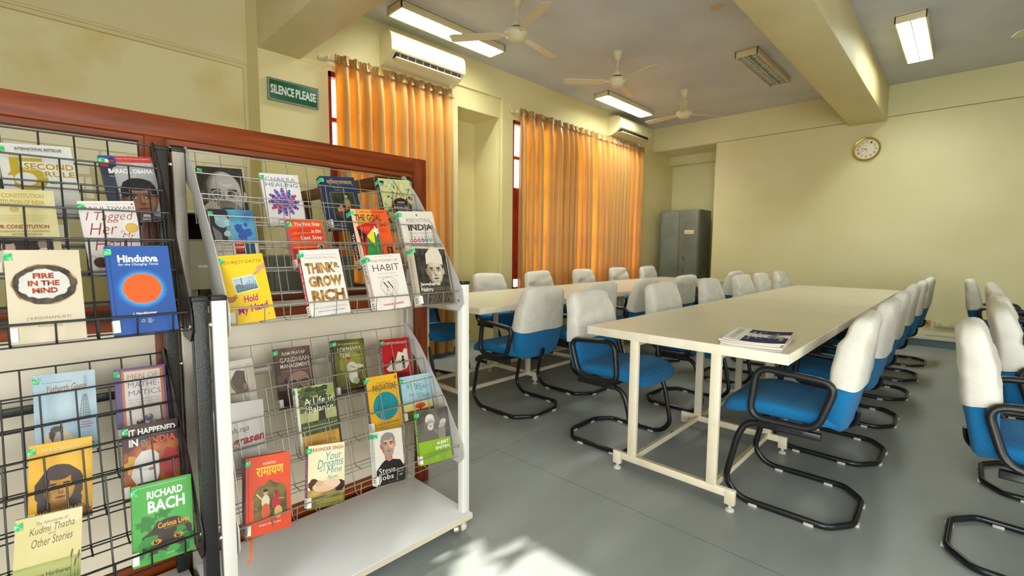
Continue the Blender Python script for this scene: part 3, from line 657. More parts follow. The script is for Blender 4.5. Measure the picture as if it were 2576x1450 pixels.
# ================================================================== book display racks
SLOPE = 0.068/0.235
UPL = [(1.807, 1.478), (1.721, 1.400), (1.661, 1.331), (1.594, 1.264), (1.538, 1.189)]
LOS = [(1.810, 0.820), (1.743, 0.760), (1.667, 0.693), (1.600, 0.624), (1.531, 0.560)]
LOB = [(1.810, 0.835), (1.743, 0.774), (1.670, 0.712), (1.600, 0.650), (1.531, 0.592)]
DROP = 0.235
def sheet_bottom(p): return (p[0]-SLOPE*DROP, p[1]-DROP)
def rack(x0, x1, lows, dark, label):
    t = thing('display_rack', label, 'book rack', ((x0+x1)/2, 1.6, 0)); ox, oy = (x0+x1)/2, 1.6
    wire = m_blackwire if dark else m_silver
    rear = m_post_black if dark else m_post_silver; front = m_post_black if dark else m_post_white
    pl = m_plate_black if dark else m_plate
    def S(x, y, z): return (x-ox, y-oy, z)
    pw = 0.017; k = 1.15 if dark else 1.0
    for x in (x0, x1):
        for (y, zt, m_) in ((1.82, 1.475, rear), (1.425, 1.035, front)):
            b = MB(); a, c = S(x-pw, y-pw, 0.045), S(x+pw, y+pw, zt); b.box(a, c, m_, 0.003); p = b.build('post', t)
            b = MB(); b.box(S(x-pw-.0015, y-pw-.0015, zt-.006), S(x+pw+.0015, y+pw+.0015, zt+.007), m_capblack, 0.002); b.build('cap', p)
            for z in ((1.43, 0.79) if y > 1.6 else (0.965, lows[4][1]-.19)):
                b = MB(); b.lathe([(0, -pw-.008), (.006, -pw-.007), (.008, -pw-.001), (.008, pw+.001), (.006, pw+.007), (0, pw+.008)], S(x, y, z), m_chrome, 10, 'x'); b.build('bolt', p)
        for (lip, lo_) in ((UPL, 0.925), (lows, lows[4][1]-.262)):
            s_ = 1 if x == x0 else -1; xi = x+s_*(pw+.004)
            poly = [(1.825, lip[0][1]+.012), (1.800, lip[0][1]+.010), (1.70, lip[1][1]-.012), (1.52, lip[4][1]-.015), (1.405, lo_+.085), (1.398, lo_+.03), (1.425, lo_), (1.50, lo_+.005), (1.545, lo_+.06), (1.62, lip[4][1]-.03), (1.74, lip[2][1]), (1.83, lip[0][1]-.09)]
            b = MB(); b.prism([(p[0]-oy, p[1]) for p in poly], xi-.0015-ox, xi+.0015-ox, pl, 'x'); b.build('side_plate', t)
    xa, xb = x0+pw+.008, x1-pw-.008; n = 11; rr = (0.0021 if dark else 0.0016)
    for lip in (UPL, lows):
        for i in range(5):
            b = MB(); y, z = lip[i]; yb, zb = sheet_bottom(lip[i])
            if i < 4: yn = lip[i+1][0]-SLOPE*(lip[i+1][1]-zb)
            else: yn = 1.427
            b.tube([S(xa, y, z), S(xb, y, z)], rr*1.15, wire, 6)
            for q in (0.34, 0.67, 0.985):
                yy, zz = y-SLOPE*DROP*q+.003, z-DROP*q; b.tube([S(xa, yy, zz), S(xb, yy, zz)], rr, wire, 6)
            b.tube([S(xa, yn+.004, zb+.001), S(xb, yn+.004, zb+.001)], rr, wire, 6)
            off = (0.02 if i % 2 == 0 else 0.055)
            for j in range(12):
                x = x0+.045+off-.02+.0705*j
                if x > xb-.005: continue
                pts = [S(x, y, z), S(x, yb, zb)]
                if i < 4: pts.append(S(x, yn, zb))
                else: pts += [S(x, yn, zb), S(x, yn-.006, zb+.050)]
                b.tube(rounded(pts, .008, 2), rr, wire, 6)
            if i == 4: b.tube([S(xa, yn-.006, zb+.050), S(xb, yn-.006, zb+.050)], rr*1.5, wire, 6)
            b.tube([S(xa+.002, y, z), S(xa+.002, yb, zb)], rr, wire, 6); b.tube([S(xb-.002, y, z), S(xb-.002, yb, zb)], rr, wire, 6)
            b.build('wire_shelf', t)
    b = MB(); b.box(S(x0-.01, 1.385, 0.066), S(x1+.012, 1.84, 0.09), m_shelf, 0.001); sh = b.build('bottom_shelf', t)
    b = MB(); b.box(S(x0-.011, 1.3835, 0.067), S(x1+.013, 1.385, 0.0885), m_shelf_edge); b.build('front_edging', sh)
    for z in ((.96, 1.82), (.72, 1.82)):
        b = MB(); b.box(S(x0+pw, z[1]-.004, z[0]-.012), S(x1-pw, z[1]+.010, z[0]+.012), rear, 0.002); b.build('cross_rail', t)
    for x in (x0+.04, x1-.035):
        for y in (1.43, 1.80):
            c = bpy.data.objects.new('caster', None); COL.objects.link(c); c.parent = t; c.location = S(x, y, 0.0)
            b = MB(); b.lathe([(0.0, .0), (.010, .003), (.019, .010), (.022, .022), (.019, .034), (.010, .041), (0, .044)], (0.008, 0, 0), mat('white_nylon_wheel', '#D5D0C2', .4), 16, 'x'); b.v = [(p[0]*1, p[1], p[2]+.022) for p in b.v]; b.build('wheel', c)
            b = MB(); b.lathe([(0, .050), (.012, .048), (.021, .040), (.0235, .028), (.022, .018), (.019, .014)], (-.006, -.004, 0), m_chrome, 18); b.tube([(0, 0, .045), (0, 0, .066)], .006, m_chrome, 8); b.build('hood', c)
    return t
rack(0.335, 1.185, LOS, False, 'silver wire book rack with white laminate bottom shelf, in front of the partition')
rack(-0.585, 0.292, LOB, True, 'black wire book rack at the left edge of the photo')

# ------------------------------------------------------------------ books
GREEN = mat('green_tape', '#18A35A', 0.4, col2='#7CD8A0', scale=220, lo=.52, hi=.56)
STICK = mat('paper_sticker', '#E4E1D8', 0.6)
INKS = dict(k='#1B1A1A', w='#F2F0EA', r='#B3262B')
def IK(c): return ink(INKS.get(c, c))
def book(label, lips, tier, xl, ztl, ztr, w, th, cover, spine, art, spine_art=None, rot=None, floor=None, hard=False, tape=True, sticker=True, top_extra=0):
    yl, zl = lips[tier]; zf = zl-DROP if floor is None else floor
    tilt = math.atan(SLOPE); rot = R(rot if rot is not None else 0)
    h = ((ztl+ztr)/2 - zf - 0.004)/math.cos(tilt)/math.cos(rot)
    # frame: u = right, v = up the cover, n = towards the room
    base_v = Vector((0, math.sin(tilt), math.cos(tilt))); n = Vector((0, -math.cos(tilt), math.sin(tilt)))
    u = Vector((1, 0, 0))*math.cos(rot)+base_v*math.sin(rot); v = base_v*math.cos(rot)-Vector((1, 0, 0))*math.sin(rot)
    TL = Vector((xl, yl-th-SLOPE*(zl-ztl)-.003, ztl)); BL = TL - v*h
    o = bpy.data.objects.new('book', None); COL.objects.link(o); o.empty_display_size = .05
    o.matrix_world = Matrix(((u.x, -n.x, v.x, BL.x), (u.y, -n.y, v.y, BL.y), (u.z, -n.z, v.z, BL.z), (0, 0, 0, 1)))
    tag(o, label, 'book')
    ov = .003 if hard else 0.0; ct = .0022 if hard else .0008
    # local: x right, y into the rack (0 front, th back), z up
    b = MB(); c = IK(cover) if isinstance(cover, str) else cover; sc_ = IK(spine) if isinstance(spine, str) else spine
    r_ = .004
    def plate(y0, y1):
        pts = [(0, 0), (w-r_, 0), (w-.001, .001), (w, r_), (w, h-r_), (w-.001, h-.001), (w-r_, h), (0, h)]
        b.prism(pts, y0, y1, c, 'y')
    plate(0, ct); plate(th-ct, th)
    b.box((-.0005, 0.0006, 0), (ct, th-.0006, h), sc_)
    if hard: b.tube([(0.006, -.0002, .002), (0.006, -.0002, h-.002)], .0012, c, 6)
    A = Art(b, (0, 0, 0), (1, 0, 0), (0, 0, 1), (0, -1, 0), w, h); art(A)
    S_ = Art(b, (-.0005, th, 0), (0, -1, 0), (0, 0, 1), (-1, 0, 0), th, h)
    if spine_art: spine_art(S_)
    b.build('cover', o)
    b = MB(); i_ = .003+ov; b.box((ct, ct, ov+.0005), (w-i_*.7, th-ct, h-ov-.0006), m_paper); b.build('page_block', o)
    if tape:
        b = MB(); z0, z1 = h-.024, h-.008; b.box((-.0008, -.0016, z0), (.0115, -.0012, z1), GREEN); b.box((-.0014, -.0012, z0), (-.0008, th*.98, z1), GREEN); b.build('green_tape', o)
    if sticker:
        b = MB(); b.box((-.0014, .0006, .006), (-.0008, th*.95, .036), STICK); b.box((-.0008, -.0018, .006), (.012, -.0013, .036), STICK)
        B = Art(b, (-.0014, th*.95, .006), (0, -1, 0), (0, 0, 1), (-1, 0, 0), th*.95, .03)
        for q in (.75, .5, .25): B.rect(.3, q-.06, .75, q+.04, IK('#55524C'))
        b.build('spine_label', o)
    return o
def face(A, cu, cv, s, skin, shade, hair, cloth=None, bald=False, long_hair=False, beard=None, glasses=False, cap=None, lip='#8A4A42', turn=0.0, dark='#241C18', brow=None, wide=1.0):
    """painted portrait in the cover print; s = face half height in v"""
    a = A.w/A.h; ru = s/a*0.74*wide; E = lambda du, dv, r1, r2, c, **k: A.ell(cu+du*ru, cv+dv*s, r1*ru, r2*s, IK(c) if isinstance(c, str) else c, **k)
    if cloth: E(0, -2.35, 2.35, 1.35, cloth); 
    if long_hair: E(0, -.05, 1.5, 1.45, hair, jag=.05); E(-.6, -1.0, .75, .95, hair, jag=.08); E(.7, -1.1, .7, .9, hair, jag=.08)
    E(0.0, -1.05, .55, .55, shade)
    if not long_hair: E(-1.0, -.05, .16, .25, shade); E(1.0, -.05, .16, .25, skin)
    if not bald and not cap: E(turn*.2, .28, 1.08, .88, hair, jag=.03)
    mixc = lambda t_: '#%02x%02x%02x' % tuple(int(int(shade[i:i+2], 16)*(1-t_)+int(skin[i:i+2], 16)*t_) for i in (1, 3, 5))
    E(0, 0, .98, 1.08, shade)
    for k_ in range(1, 7): E((.02+.016*k_)*(1+turn), .01*k_, .98-.035*k_, 1.08-.02*k_, mixc(k_/6))
    hl = '#%02x%02x%02x' % tuple(min(255, int(int(skin[i:i+2], 16)*1.1)) for i in (1, 3, 5))
    for k_ in range(3): E(.16, .55, .42-.08*k_, .24-.05*k_, mixc(1) if k_ == 0 else hl)
    E(.46, -.16, .20, .16, hl); E(-.30, -.16, .16, .14, mixc(.8))
    E(-.42+turn*.35, .06, .30, .16, mixc(.45)); E(.46+turn*.35, .06, .30, .16, mixc(.55)); E(.05, -.86, .34, .12, mixc(.5))
    if not bald and not cap:
        E(0, .80, .88, .36, hair, jag=.05); E(-.80, .45, .22, .40, hair); E(.86, .45, .16, .38, hair)
    if bald: E(-.92, .25, .10, .35, hair); E(.95, .25, .08, .32, hair); E(.2, .7, .45, .2, '#%s' % skin[1:])
    tx = turn*.35
    E(-.42+tx, .22, .26, .055, brow or dark); E(.44+tx, .22, .26, .055, brow or dark)
    E(-.40+tx, .04, .17, .055, '#D8D0C4'); E(.44+tx, .04, .17, .055, '#D8D0C4')
    E(-.39+tx, .045, .075, .055, dark); E(.44+tx, .045, .075, .055, dark)
    E(-.40+tx, .095, .19, .018, dark); E(.44+tx, .095, .19, .018, dark)
    E(-.04+tx*1.5, -.12, .07, .26, mixc(.3)); E(.07+tx*1.5, -.14, .06, .24, hl); E(.06+tx*1.5, -.33, .20, .08, mixc(.35)); E(.0+tx*1.5, -.36, .05, .03, dark); E(.16+tx*1.5, -.36, .05, .03, dark)
    E(-.66, -.35, .14, .28, mixc(.2))
    if beard: E(.02, -.72, .72, .48, beard, jag=.06); E(.05+tx, -.47, .42, .09, beard)
    E(.05+tx, -.60, .33, .065, lip); E(.05+tx, -.60, .32, .014, dark)
    if glasses:
        for q in (-.42, .46):
            A.ring(cu+(q+tx)*ru, cv+.02*s, .37*ru, .14*ru, IK('#2A2725')); A.ring(cu+(q+tx)*ru+.01, cv+.02*s+.004, .37*ru, .05*ru, IK('#CFCAC2'))
        A.line([(cu+(-.08+tx)*ru, cv+.08*s), (cu+(.12+tx)*ru, cv+.08*s)], .12*ru, IK('#2A2725'))
    if cap: A.poly([(cu-1.02*ru, cv+.50*s), (cu-.95*ru, cv+1.3*s), (cu-.2*ru, cv+1.85*s), (cu+.75*ru, cv+1.75*s), (cu+1.08*ru, cv+1.1*s), (cu+1.05*ru, cv+.45*s), (cu+.4*ru, cv+.62*s), (cu-.4*ru, cv+.66*s)], IK(cap))
def bars(A, u0, u1, v, n, hgt, gap, c):
    rnd = random.Random(int(v*1000)+n)
    for i in range(n): A.rect(u0+rnd.uniform(0, .03), v-i*gap-hgt, u1-rnd.uniform(0, .08), v-i*gap, IK(c))
def words(A, lines, c, bold=0.0, shear=0.0):
    for (s, u0, u1, v0, v1) in lines: A.text(s, u0, u1, v0, v1, IK(c) if isinstance(c, str) else c, bold, shear)

# ---- covers, silver rack, upper basket
def c_old_man(A):
    A.rect(0, 0, 1, 1, mott('#141414', '#2B2A29', 40)); face(A, .50, .50, .40, '#A8A39D', '#5E5A56', '#3A3835', None, bald=True, lip='#5A5551', dark='#0E0D0D', beard='#77726D')
    A.circ(.335, .515, .095, mott('#2B2927', '#6A6662', 60)); A.circ(.655, .515, .095, mott('#2B2927', '#6A6662', 60)); A.ring(.335, .515, .105, .02, IK('#B9B4AD')); A.ring(.655, .515, .105, .02, IK('#B9B4AD')); A.line([(.44, .53), (.55, .53)], .02, IK('#B9B4AD'))
    A.poly([(0, .3), (.22, .42), (.40, .2), (.4, 0), (0, 0)], IK('#C4B9A9'))
def c_chakra(A):
    A.rect(0, 0, 1, 1, IK('#E9E6E4')); words(A, [('CHAKRA', .12, .90, .86, .935), ('HEALING', .10, .94, .75, .825)], '#3C5C9E', -.01)
    pal = ['#4E3F9A', '#B32F6A', '#3F4FA0', '#8A4BA8', '#5F59B5', '#6A2F86']
    for ring, (rr, n, sz) in enumerate(((.30, 12, .11), (.21, 10, .11), (.11, 8, .09))):
        for k in range(n):
            a = 360*k/n+15*ring; x = .5+rr*math.cos(R(a)); y = .46+rr*math.sin(R(a))*A.w/A.h
            A.ell(x, y, sz, sz*.5*A.w/A.h, IK(pal[(k+ring) % 6]), n=10, rot=a); A.ring(x, y, sz*.55, .008, IK('#DDD6EE'), n=8)
    A.circ(.5, .46, .10, IK('#6A4FB0')); words(A, [('ANN LEWIS', .28, .85, .10, .13)], '#4A4A58'); A.ell(.98, .98, .08, .05, m_paper, jag=.2)
def c_navy(A):
    A.rect(0, 0, 1, 1, mott('#1C3156', '#22395F', 30)); g = IK('#D2A64A')
    A.text('श्रीमद्भागवतम्', .16, .92, .83, .95, g, .01); A.text('दशम स्कन्ध - भाग १', .30, .70, .765, .79, g); A.text('( अध्याय १-१३ )', .33, .66, .725, .745, g)
    A.rect(.17, .14, .88, .70, IK('#8C7A4E')); A.rect(.19, .15, .86, .69, mott('#20261C', '#39402B', 40))
    A.ell(.63, .50, .10, .08, IK('#6E7A45')); A.ell(.63, .42, .07, .13, IK('#B98A3C')); A.circ(.63, .56, .035, IK('#5C86A0')); A.ell(.63, .615, .03, .03, IK('#D8B85A'))
    A.ell(.63, .36, .06, .06, IK('#A33A2A')); A.ell(.40, .36, .10, .06, IK('#C9A05A')); A.circ(.42, .43, .035, IK('#B98A62')); A.ell(.42, .27, .15, .06, IK('#7A2E3A'), jag=.2); A.ell(.5, .22, .2, .04, IK('#3E3A58'), jag=.3)
    words(A, [('कृष्णकृपामूर्ति', .15, .8, .07, .10)], '#B8B49A')
def c_world_map(A):
    A.rect(0, 0, 1, 1, mott('#D5D38A', '#BCC48E', 26)); rnd = random.Random(4)
    cols = ['#3F5B3A', '#7FB0B4', '#C0392B', '#5E7A54', '#3B3A38', '#D6CE6E', '#8CA0A6', '#D9D6BE']
    for i in range(58):
        A.ell(rnd.uniform(.04, .96), rnd.uniform(.05, .96), rnd.uniform(.02, .07), rnd.uniform(.012, .035), IK(cols[i % 8]), n=9, jag=.4, seed=i, rot=rnd.uniform(0, 90))
    A.line([(.45, .98), (.55, .85), (.50, .72), (.42, .62)], .014, IK('#3A3B30')); A.line([(.55, .85), (.62, .75), (.70, .66)], .014, IK('#3A3B30')); A.line([(.50, .75), (.58, .68), (.62, .60)], .01, IK('#3A3B30'))
    A.ell(.09, .93, .07, .025, IK('#26302A'), jag=.2); A.ell(.56, .42, .325, .215, IK('#B0303A')); A.ell(.56, .42, .305, .20, IK('#26241F'))
    words(A, [('HOW', .45, .68, .52, .56), ('INDIA SEES', .33, .80, .42, .46), ('THE WORLD', .36, .77, .315, .35)], '#E6E2D2', .01); words(A, [('SHYAM SARAN', .36, .76, .48, .50)], '#8F9AA0'); words(A, [('Kautilya to the', .40, .72, .375, .40)], '#C9D6DA', 0, .3)
def c_dancer(A):
    A.rect(0, 0, 1, 1, mott('#E0DACB', '#D4CDBB', 30)); A.rect(0, .45, 1, 1, mott('#2A5F92', '#5FB0CC', 9, .35, .65)); A.poly([(0, .45), (0, 1), (.38, 1), (.45, .85), (.30, .62), (.36, .45)], mott('#20242C', '#2E3440', 30))
    A.ell(.27, .80, .16, .10, IK('#8DB0B6'), rot=-25); A.ell(.16, .86, .05, .05, IK('#A9C0C2')); A.ell(.38, .78, .08, .05, IK('#9CC2C8')); A.ell(.20, .95, .22, .05, IK('#191C22'))
    A.ell(.36, .60, .09, .05, IK('#B3BDB8'), rot=20); A.line([(.33, .56), (.28, .46)], .03, IK('#15171B'))
    for q in range(6): A.line([(.05+.03*q, .72-.02*q), (.09+.025*q, .48)], .009, IK('#D2D6D2'))
    for (x, y, r1) in ((.62, .70, .10), (.70, .58, .12), (.82, .62, .09), (.78, .75, .05)): A.ell(x, y, r1, r1*.7, IK('#2D4F9C'), jag=.3, seed=int(x*50))
    A.rect(.47, .27, .68, .50, IK('#B8251F')); A.rect(.70, .25, .92, .48, mott('#2A3E78', '#1D4A4C', 60)); A.rect(.47, .27, .68, .31, IK('#6E1A16'))
    words(A, [('JOHN', .50, .64, .42, .45), ('GRISHAM', .485, .665, .36, .40)], '#F0E4DA', .01)
    words(A, [('THE FIRM', .20, .42, .40, .43), ("SAM'S LETTERS", .08, .42, .30, .33), ('BLOOD MEMORY', .12, .42, .12, .15)], '#A0454A'); words(A, [('James Patterson', .14, .42, .22, .25), ('John Grisham', .2, .42, .355, .38)], '#5F5A52')
def c_first(A):
    A.rect(0, 0, 1, 1, mott('#D83A1E', '#E8642E', 14, stretch=(.3, 1, 4))); A.rect(0, 0, 1, .42, IK('#BE1F22')); A.rect(.05, .43, 1, .45, IK('#E79A3C')); A.rect(.1, .72, .9, .735, IK('#EE8A3A'))
    words(A, [('The First Step', .17, .90, .85, .94), ('is the', .63, .90, .73, .80), ('Last Step', .30, .90, .57, .67)], 'w', .005); A.rect(.72, .28, .90, .48, IK('#C9B8A8')); face(A, .81, .40, .055, '#8A6A55', '#5E4436', '#191412', '#2A2A2E')
def c_goal(A):
    A.rect(0, 0, 1, 1, IK('#EE5B22')); A.rect(0, .72, .55, 1, IK('#F09A3A')); A.rect(0, 0, .12, 1, IK('#F3C9A2')); A.poly([(.07, .70), (.60, .82), (.68, .20), (.14, .16)], IK('#D3241F'))
    A.poly([(.07, .70), (.30, .56), (.16, .34)], IK('#1E1D1B')); A.poly([(.32, .52), (.52, .66), (.66, .42), (.60, .16), (.2, .14)], IK('#2B8F46')); A.poly([(.30, .54), (.52, .68), (.48, .36)], IK('#F2DC2E')); A.poly([(.16, .14), (.34, .42), (.52, .14)], IK('#2C9C4A'))
    A.poly([(.55, .72), (.60, .66), (.68, .68), (.63, .62), (.68, .56), (.60, .58), (.55, .52), (.54, .60), (.46, .62), (.53, .65)], IK('#F2ECE2'))
    for q in range(4): A.ring(.26+.06*q, .66, .05, .02, IK('#E07A3A'), n=8, a0=100, a1=250)
    for (x, y) in ((.30, .30), (.34, .22), (.44, .24), (.50, .30)): A.circ(x, y, .016, IK('#D3241F'))
    A.circ(.16, .52, .035, IK('#E8402E')); words(A, [('THE GOAL', .07, .80, .80, .91)], '#2A4A32', .02); words(A, [('20th Anniversary Edition', .25, .92, .935, .965)], '#7A3418', .005); words(A, [('3rd', .72, .88, .70, .78)], '#5B2A20', .01); words(A, [('REVISED', .72, .90, .635, .655), ('EDITION', .72, .90, .60, .62)], '#9A3A22')
    A.rect(.78, .20, .94, .34, IK('#2A2320')); bars(A, .80, .93, .32, 4, .014, .03, '#C9A05A'); words(A, [('Eliyahu', .18, .42, .03, .08)], '#2A3A22')
def c_reboot(A):
    A.rect(0, 0, 1, 1, IK('#E6E0D3')); A.ell(.5, .93, .025, .02, IK('#C8442E')); words(A, [('REBOOTING', .18, .88, .80, .87)], '#5F5B56', -.012); words(A, [('INDIA', .18, .90, .65, .765)], '#45352B', .03); words(A, [('Realizing a billion aspirations', .20, .90, .585, .615)], '#8C867C')
    for k, c in enumerate(['#E58A2E', '#C8342E', '#B8307A', '#8A2F7A', '#2F8FA0', '#2E9E9A', '#8AB83A']): A.circ(.20+.11*k, .47, .045, IK(c)); A.circ(.20+.11*k, .47, .02, IK('#F1ECE0')); A.circ(.22+.1*k, .53, .02, IK('#A9A49A'))
    for k in range(6): A.ring(.2+.12*k, .38, .035, .008, IK(['#C88', '#E0A36A', '#D98FA0'][0] if False else '#D98FA0'), n=10)
    words(A, [('NANDAN NILEKANI', .2, .85, .25, .28), ('VIRAL SHAH', .3, .75, .18, .21)], '#6A655C')
def c_yellow(A):
    A.rect(0, 0, 1, 1, mott('#F2C818', '#F5D02A', 8)); words(A, [('DURJOY DATTA', .12, .94, .855, .92)], '#6A4A2A', -.005); words(A, [('From the bestselling author of Till the Last Breath', .10, .82, .945, .96)], '#B08A2A')
    A.poly([(.20, .66), (.71, .70), (.76, .475), (.24, .43)], IK('#E9EBEC')); A.poly([(.22, .65), (.70, .685), (.74, .485), (.255, .445)], mott('#A9C4D6', '#C9D8E0', 12)); A.poly([(.235, .55), (.32, .575), (.40, .55), (.55, .56), (.73, .55), (.74, .49), (.255, .445)], IK('#6E8290')); A.rect(.385, .51, .41, .66, IK('#5E7488'))
    for k in range(6): A.rect(.47+.045*k, .51, .49+.045*k, .58+.015*(k % 3), IK('#7F93A8'))
    A.poly([(.255, .445), (.74, .485), (.742, .505), (.25, .47)], IK('#4F8078'))
    sk = IK('#D9A07A'); A.ell(.80, .73, .09, .022, sk, rot=35); A.ell(.88, .79, .10, .035, sk, rot=25); A.ell(.72, .695, .05, .010, sk, rot=20); A.ell(.74, .71, .06, .009, IK('#C88A66'), rot=30); A.ell(.97, .81, .035, .045, sk)
    s2 = IK('#B97A55'); A.ell(.08, .36, .10, .045, s2, rot=-10); A.ell(.18, .40, .07, .012, s2, rot=25); A.ell(.19, .375, .07, .011, IK('#A66A48'), rot=15); A.ell(.16, .345, .06, .010, s2, rot=5)
    A.text('Hold', .36, .70, .30, .40, IK('#B0208A'), .02, .25, 4); A.text('My Hand', .18, .90, .125, .26, IK('#B0208A'), .02, .25, 8); A.circ(.86, .09, .02, IK('#C8742E'))
def c_think(A):
    A.rect(0, 0, 1, 1, IK('#E9E6E0')); g = mott('#6B3D12', '#D9A95A', 90, .35, .7, stretch=(1, 1, .6))
    words(A, [('THINK&', .07, .95, .635, .80), ('GROW', .09, .94, .43, .60), ('RICH', .10, .94, .21, .385)], g, .06); words(A, [('NAPOLEON HILL', .12, .90, .855, .895)], '#C08A72', -.01); words(A, [('Authorised edition from The Napoleon Hill Foundation', .14, .88, .915, .928)], '#6E6A66'); words(A, [('THE 21st CENTURY EDITION', .10, .94, .10, .135)], '#9A7A66', -.01); words(A, [('ANNOTATED WITH UPDATED EXAMPLES', .18, .88, .055, .072)], '#4A4A4A', .01)
def c_habit(A):
    A.rect(0, 0, 1, 1, IK('#EEE6DC')); words(A, [('THE POWER OF', .10, .88, .865, .91)], '#5A524C', -.01); words(A, [('HABIT', .12, .88, .70, .82)], 'k', -.01); words(A, [('Why we do what we', .22, .78, .63, .665), ('do and how to', .20, .62, .575, .61)], '#8A8078', -.012); words(A, [('change', .65, .80, .575, .61)], '#C8707A', -.012); words(A, [('Absolutely fascinating', .22, .60, .955, .97), ('Wired', .64, .75, .95, .97)], '#C8707A')
    A.ring(.50, .42, .24, .006, IK('#55504C')); A.ring(.44, .42, .22, .005, IK('#8A8480'))
    for k in range(9): A.line([(.30+.0*k, .34+.02*k), (.70, .35+.02*k)], .003, IK('#A8A29C'))
    A.line([(.34, .50), (.44, .39)], .028, IK('#26231F')); A.line([(.46, .51), (.58, .38)], .028, IK('#26231F'))
    for (a, c_) in (((.33, .22), (.42, .38)), ((.33, .22), (.60, .23)), ((.42, .38), (.52, .22)), ((.58, .38), (.50, .22)), ((.58, .38), (.68, .24))): A.line([a, c_], .006, IK('#3A3632'))
    words(A, [('CHARLES DUHIGG', .20, .80, .075, .11)], '#C2333A', .02)
def c_statesman(A):
    A.rect(0, 0, 1, 1, IK('#C9BEA8')); A.rect(0.03, .03, .98, .97, mott('#2A2622', '#4A453D', 40)); face(A, .58, .58, .225, '#C6B9A3', '#8A7C69', '#3A342E', '#5A5248', cap='#DDD3BF', lip='#6E6152', dark='#2B2621', turn=-.15)
    A.poly([(.25, .03), (.35, .30), (.55, .36), (.80, .36), (.96, .22), (.96, .03)], mott('#3B362F', '#57503F', 60)); words(A, [('Jawaharlal', .07, .66, .31, .385), ('Nehru', .08, .42, .225, .30)], '#EFEBDD', .02); words(A, [('The Discovery', .08, .55, .165, .21), ('of India', .09, .42, .11, .155)], '#6B655B', .01)
    for q in range(5): A.line([(.30+.12*q, .04), (.60+.09*q, .30)], .006, IK('#9A8F7A'))
    A.ell(.93, .08, .02, .02, IK('#C8552E'))
# ---- silver rack, lower basket
def c_profile(A):
    A.rect(0, 0, 1, 1, mott('#DCD6C6', '#D0C9B6', 10)); words(A, [('J. KRISHNAMURTI', .0, .96, .865, .91)], '#A9A18C', -.01); A.ell(.62, .62, .32, .20, IK('#7E6A52'), jag=.04); A.ell(.56, .66, .20, .17, IK('#5E4E3E'), jag=.05); A.ell(.70, .55, .05, .05, IK('#9A8064')); A.ell(.88, .70, .16, .22, IK('#C9BDA4'), jag=.05); A.rect(.1, .3, .3, .42, IK('#8F7F68')); A.ell(.45, .30, .30, .15, IK('#BEB29A'))
def c_brown_face(A):
    A.rect(0, 0, 1, 1, mott('#4A332E', '#7A5A50', 10)); face(A, .56, .38, .20, '#A27C6A', '#5E4038', '#2E1F1B', bald=True, glasses=True, lip='#4A2C26', dark='#221512', wide=1.5); words(A, [('RAM PRATAP', .20, .84, .875, .93)], '#E6DCD2', .005); words(A, [('GANDHIAN', .12, .93, .755, .835), ('MANAGEMENT', .12, .93, .66, .73)], '#E9DFD4', .01); words(A, [('The Paragon of Higher Order Management', .12, .92, .60, .62)], '#C9B8AA'); A.rect(.0, .0, .2, .3, mott('#2A201D', '#3A2C28', 20))
def c_olive(A):
    A.rect(0, 0, 1, 1, mott('#4B4A1C', '#7A7A2E', 7)); A.ell(.5, .55, .35, .25, IK('#8A8A36'), jag=.1); A.rect(0, 0, 1, .16, IK('#3A2E16'))
    words(A, [('LOKMANYA', .12, .88, .78, .86), ('TILAK', .17, .50, .68, .755)], '#EFE9D2', .0); words(A, [('A BIOGRAPHY', .54, .88, .69, .715)], '#C9C49A'); words(A, [('DR. S. RADHAKRISHNAN', .14, .82, .905, .935)], '#D8D2B0')
    A.ell(.52, .47, .17, .12, IK('#C9CDB4')); A.ell(.54, .33, .14, .13, IK('#D6D8C2')); A.ell(.72, .50, .20, .035, IK('#C4C8B0'), rot=-5); A.circ(.44, .61, .045, IK('#A97A52')); A.ell(.44, .655, .055, .025, IK('#A33A26')); A.ell(.62, .24, .10, .06, IK('#AEB58F')); A.line([(.45, .52), (.62, .47)], .03, IK('#A97A52')); words(A, [('A.K. BHAGWAT, G.P. PRADHAN', .06, .92, .12, .145)], '#C9B070'); words(A, [('JAICO', .44, .60, .05, .07)], '#C9B070')
def c_red(A):
    A.rect(0, 0, 1, 1, mott('#C4161C', '#B01218', 6)); words(A, [('CHETAN BHAGAT', .08, .90, .87, .925)], '#F2E8DA', .02); A.poly([(.55, .70), (.70, .66), (.80, .76), (.92, .72), (.88, .60), (.95, .45), (.80, .30), (.55, .26), (.15, .28), (.05, .34), (.20, .42), (.25, .52), (.42, .50), (.48, .60)], IK('#E6DCC8'))
    for x in (.33, .70):
        A.circ(x, .565, .045, IK('k')); A.ell(x, .47, .06, .07, IK('k')); A.rect(x-.045, .30, x-.01, .45, IK('k')); A.rect(x+.01, .30, x+.045, .45, IK('k'))
    A.line([(.38, .48), (.65, .48)], .02, IK('k')); A.text('2 states', .18, .86, .14, .27, IK('#2B0F0C'), .02, .3)
def c_grey_red(A):
    A.rect(0, 0, 1, 1, mott('#D9D5CF', '#CCC8C2', 5)); A.text('Maharaja', .12, .64, .55, .66, IK('k'), .0, .3, 5); A.text('Agrasen', .06, 1.0, .37, .53, IK('#A3191F'), .04, .3, 6); words(A, [('AND HIS DESCENDANTS', .30, .86, .325, .345)], '#6A6662'); words(A, [('MANISH BANSAL', .05, .90, .06, .095)], '#4A4642', -.01)
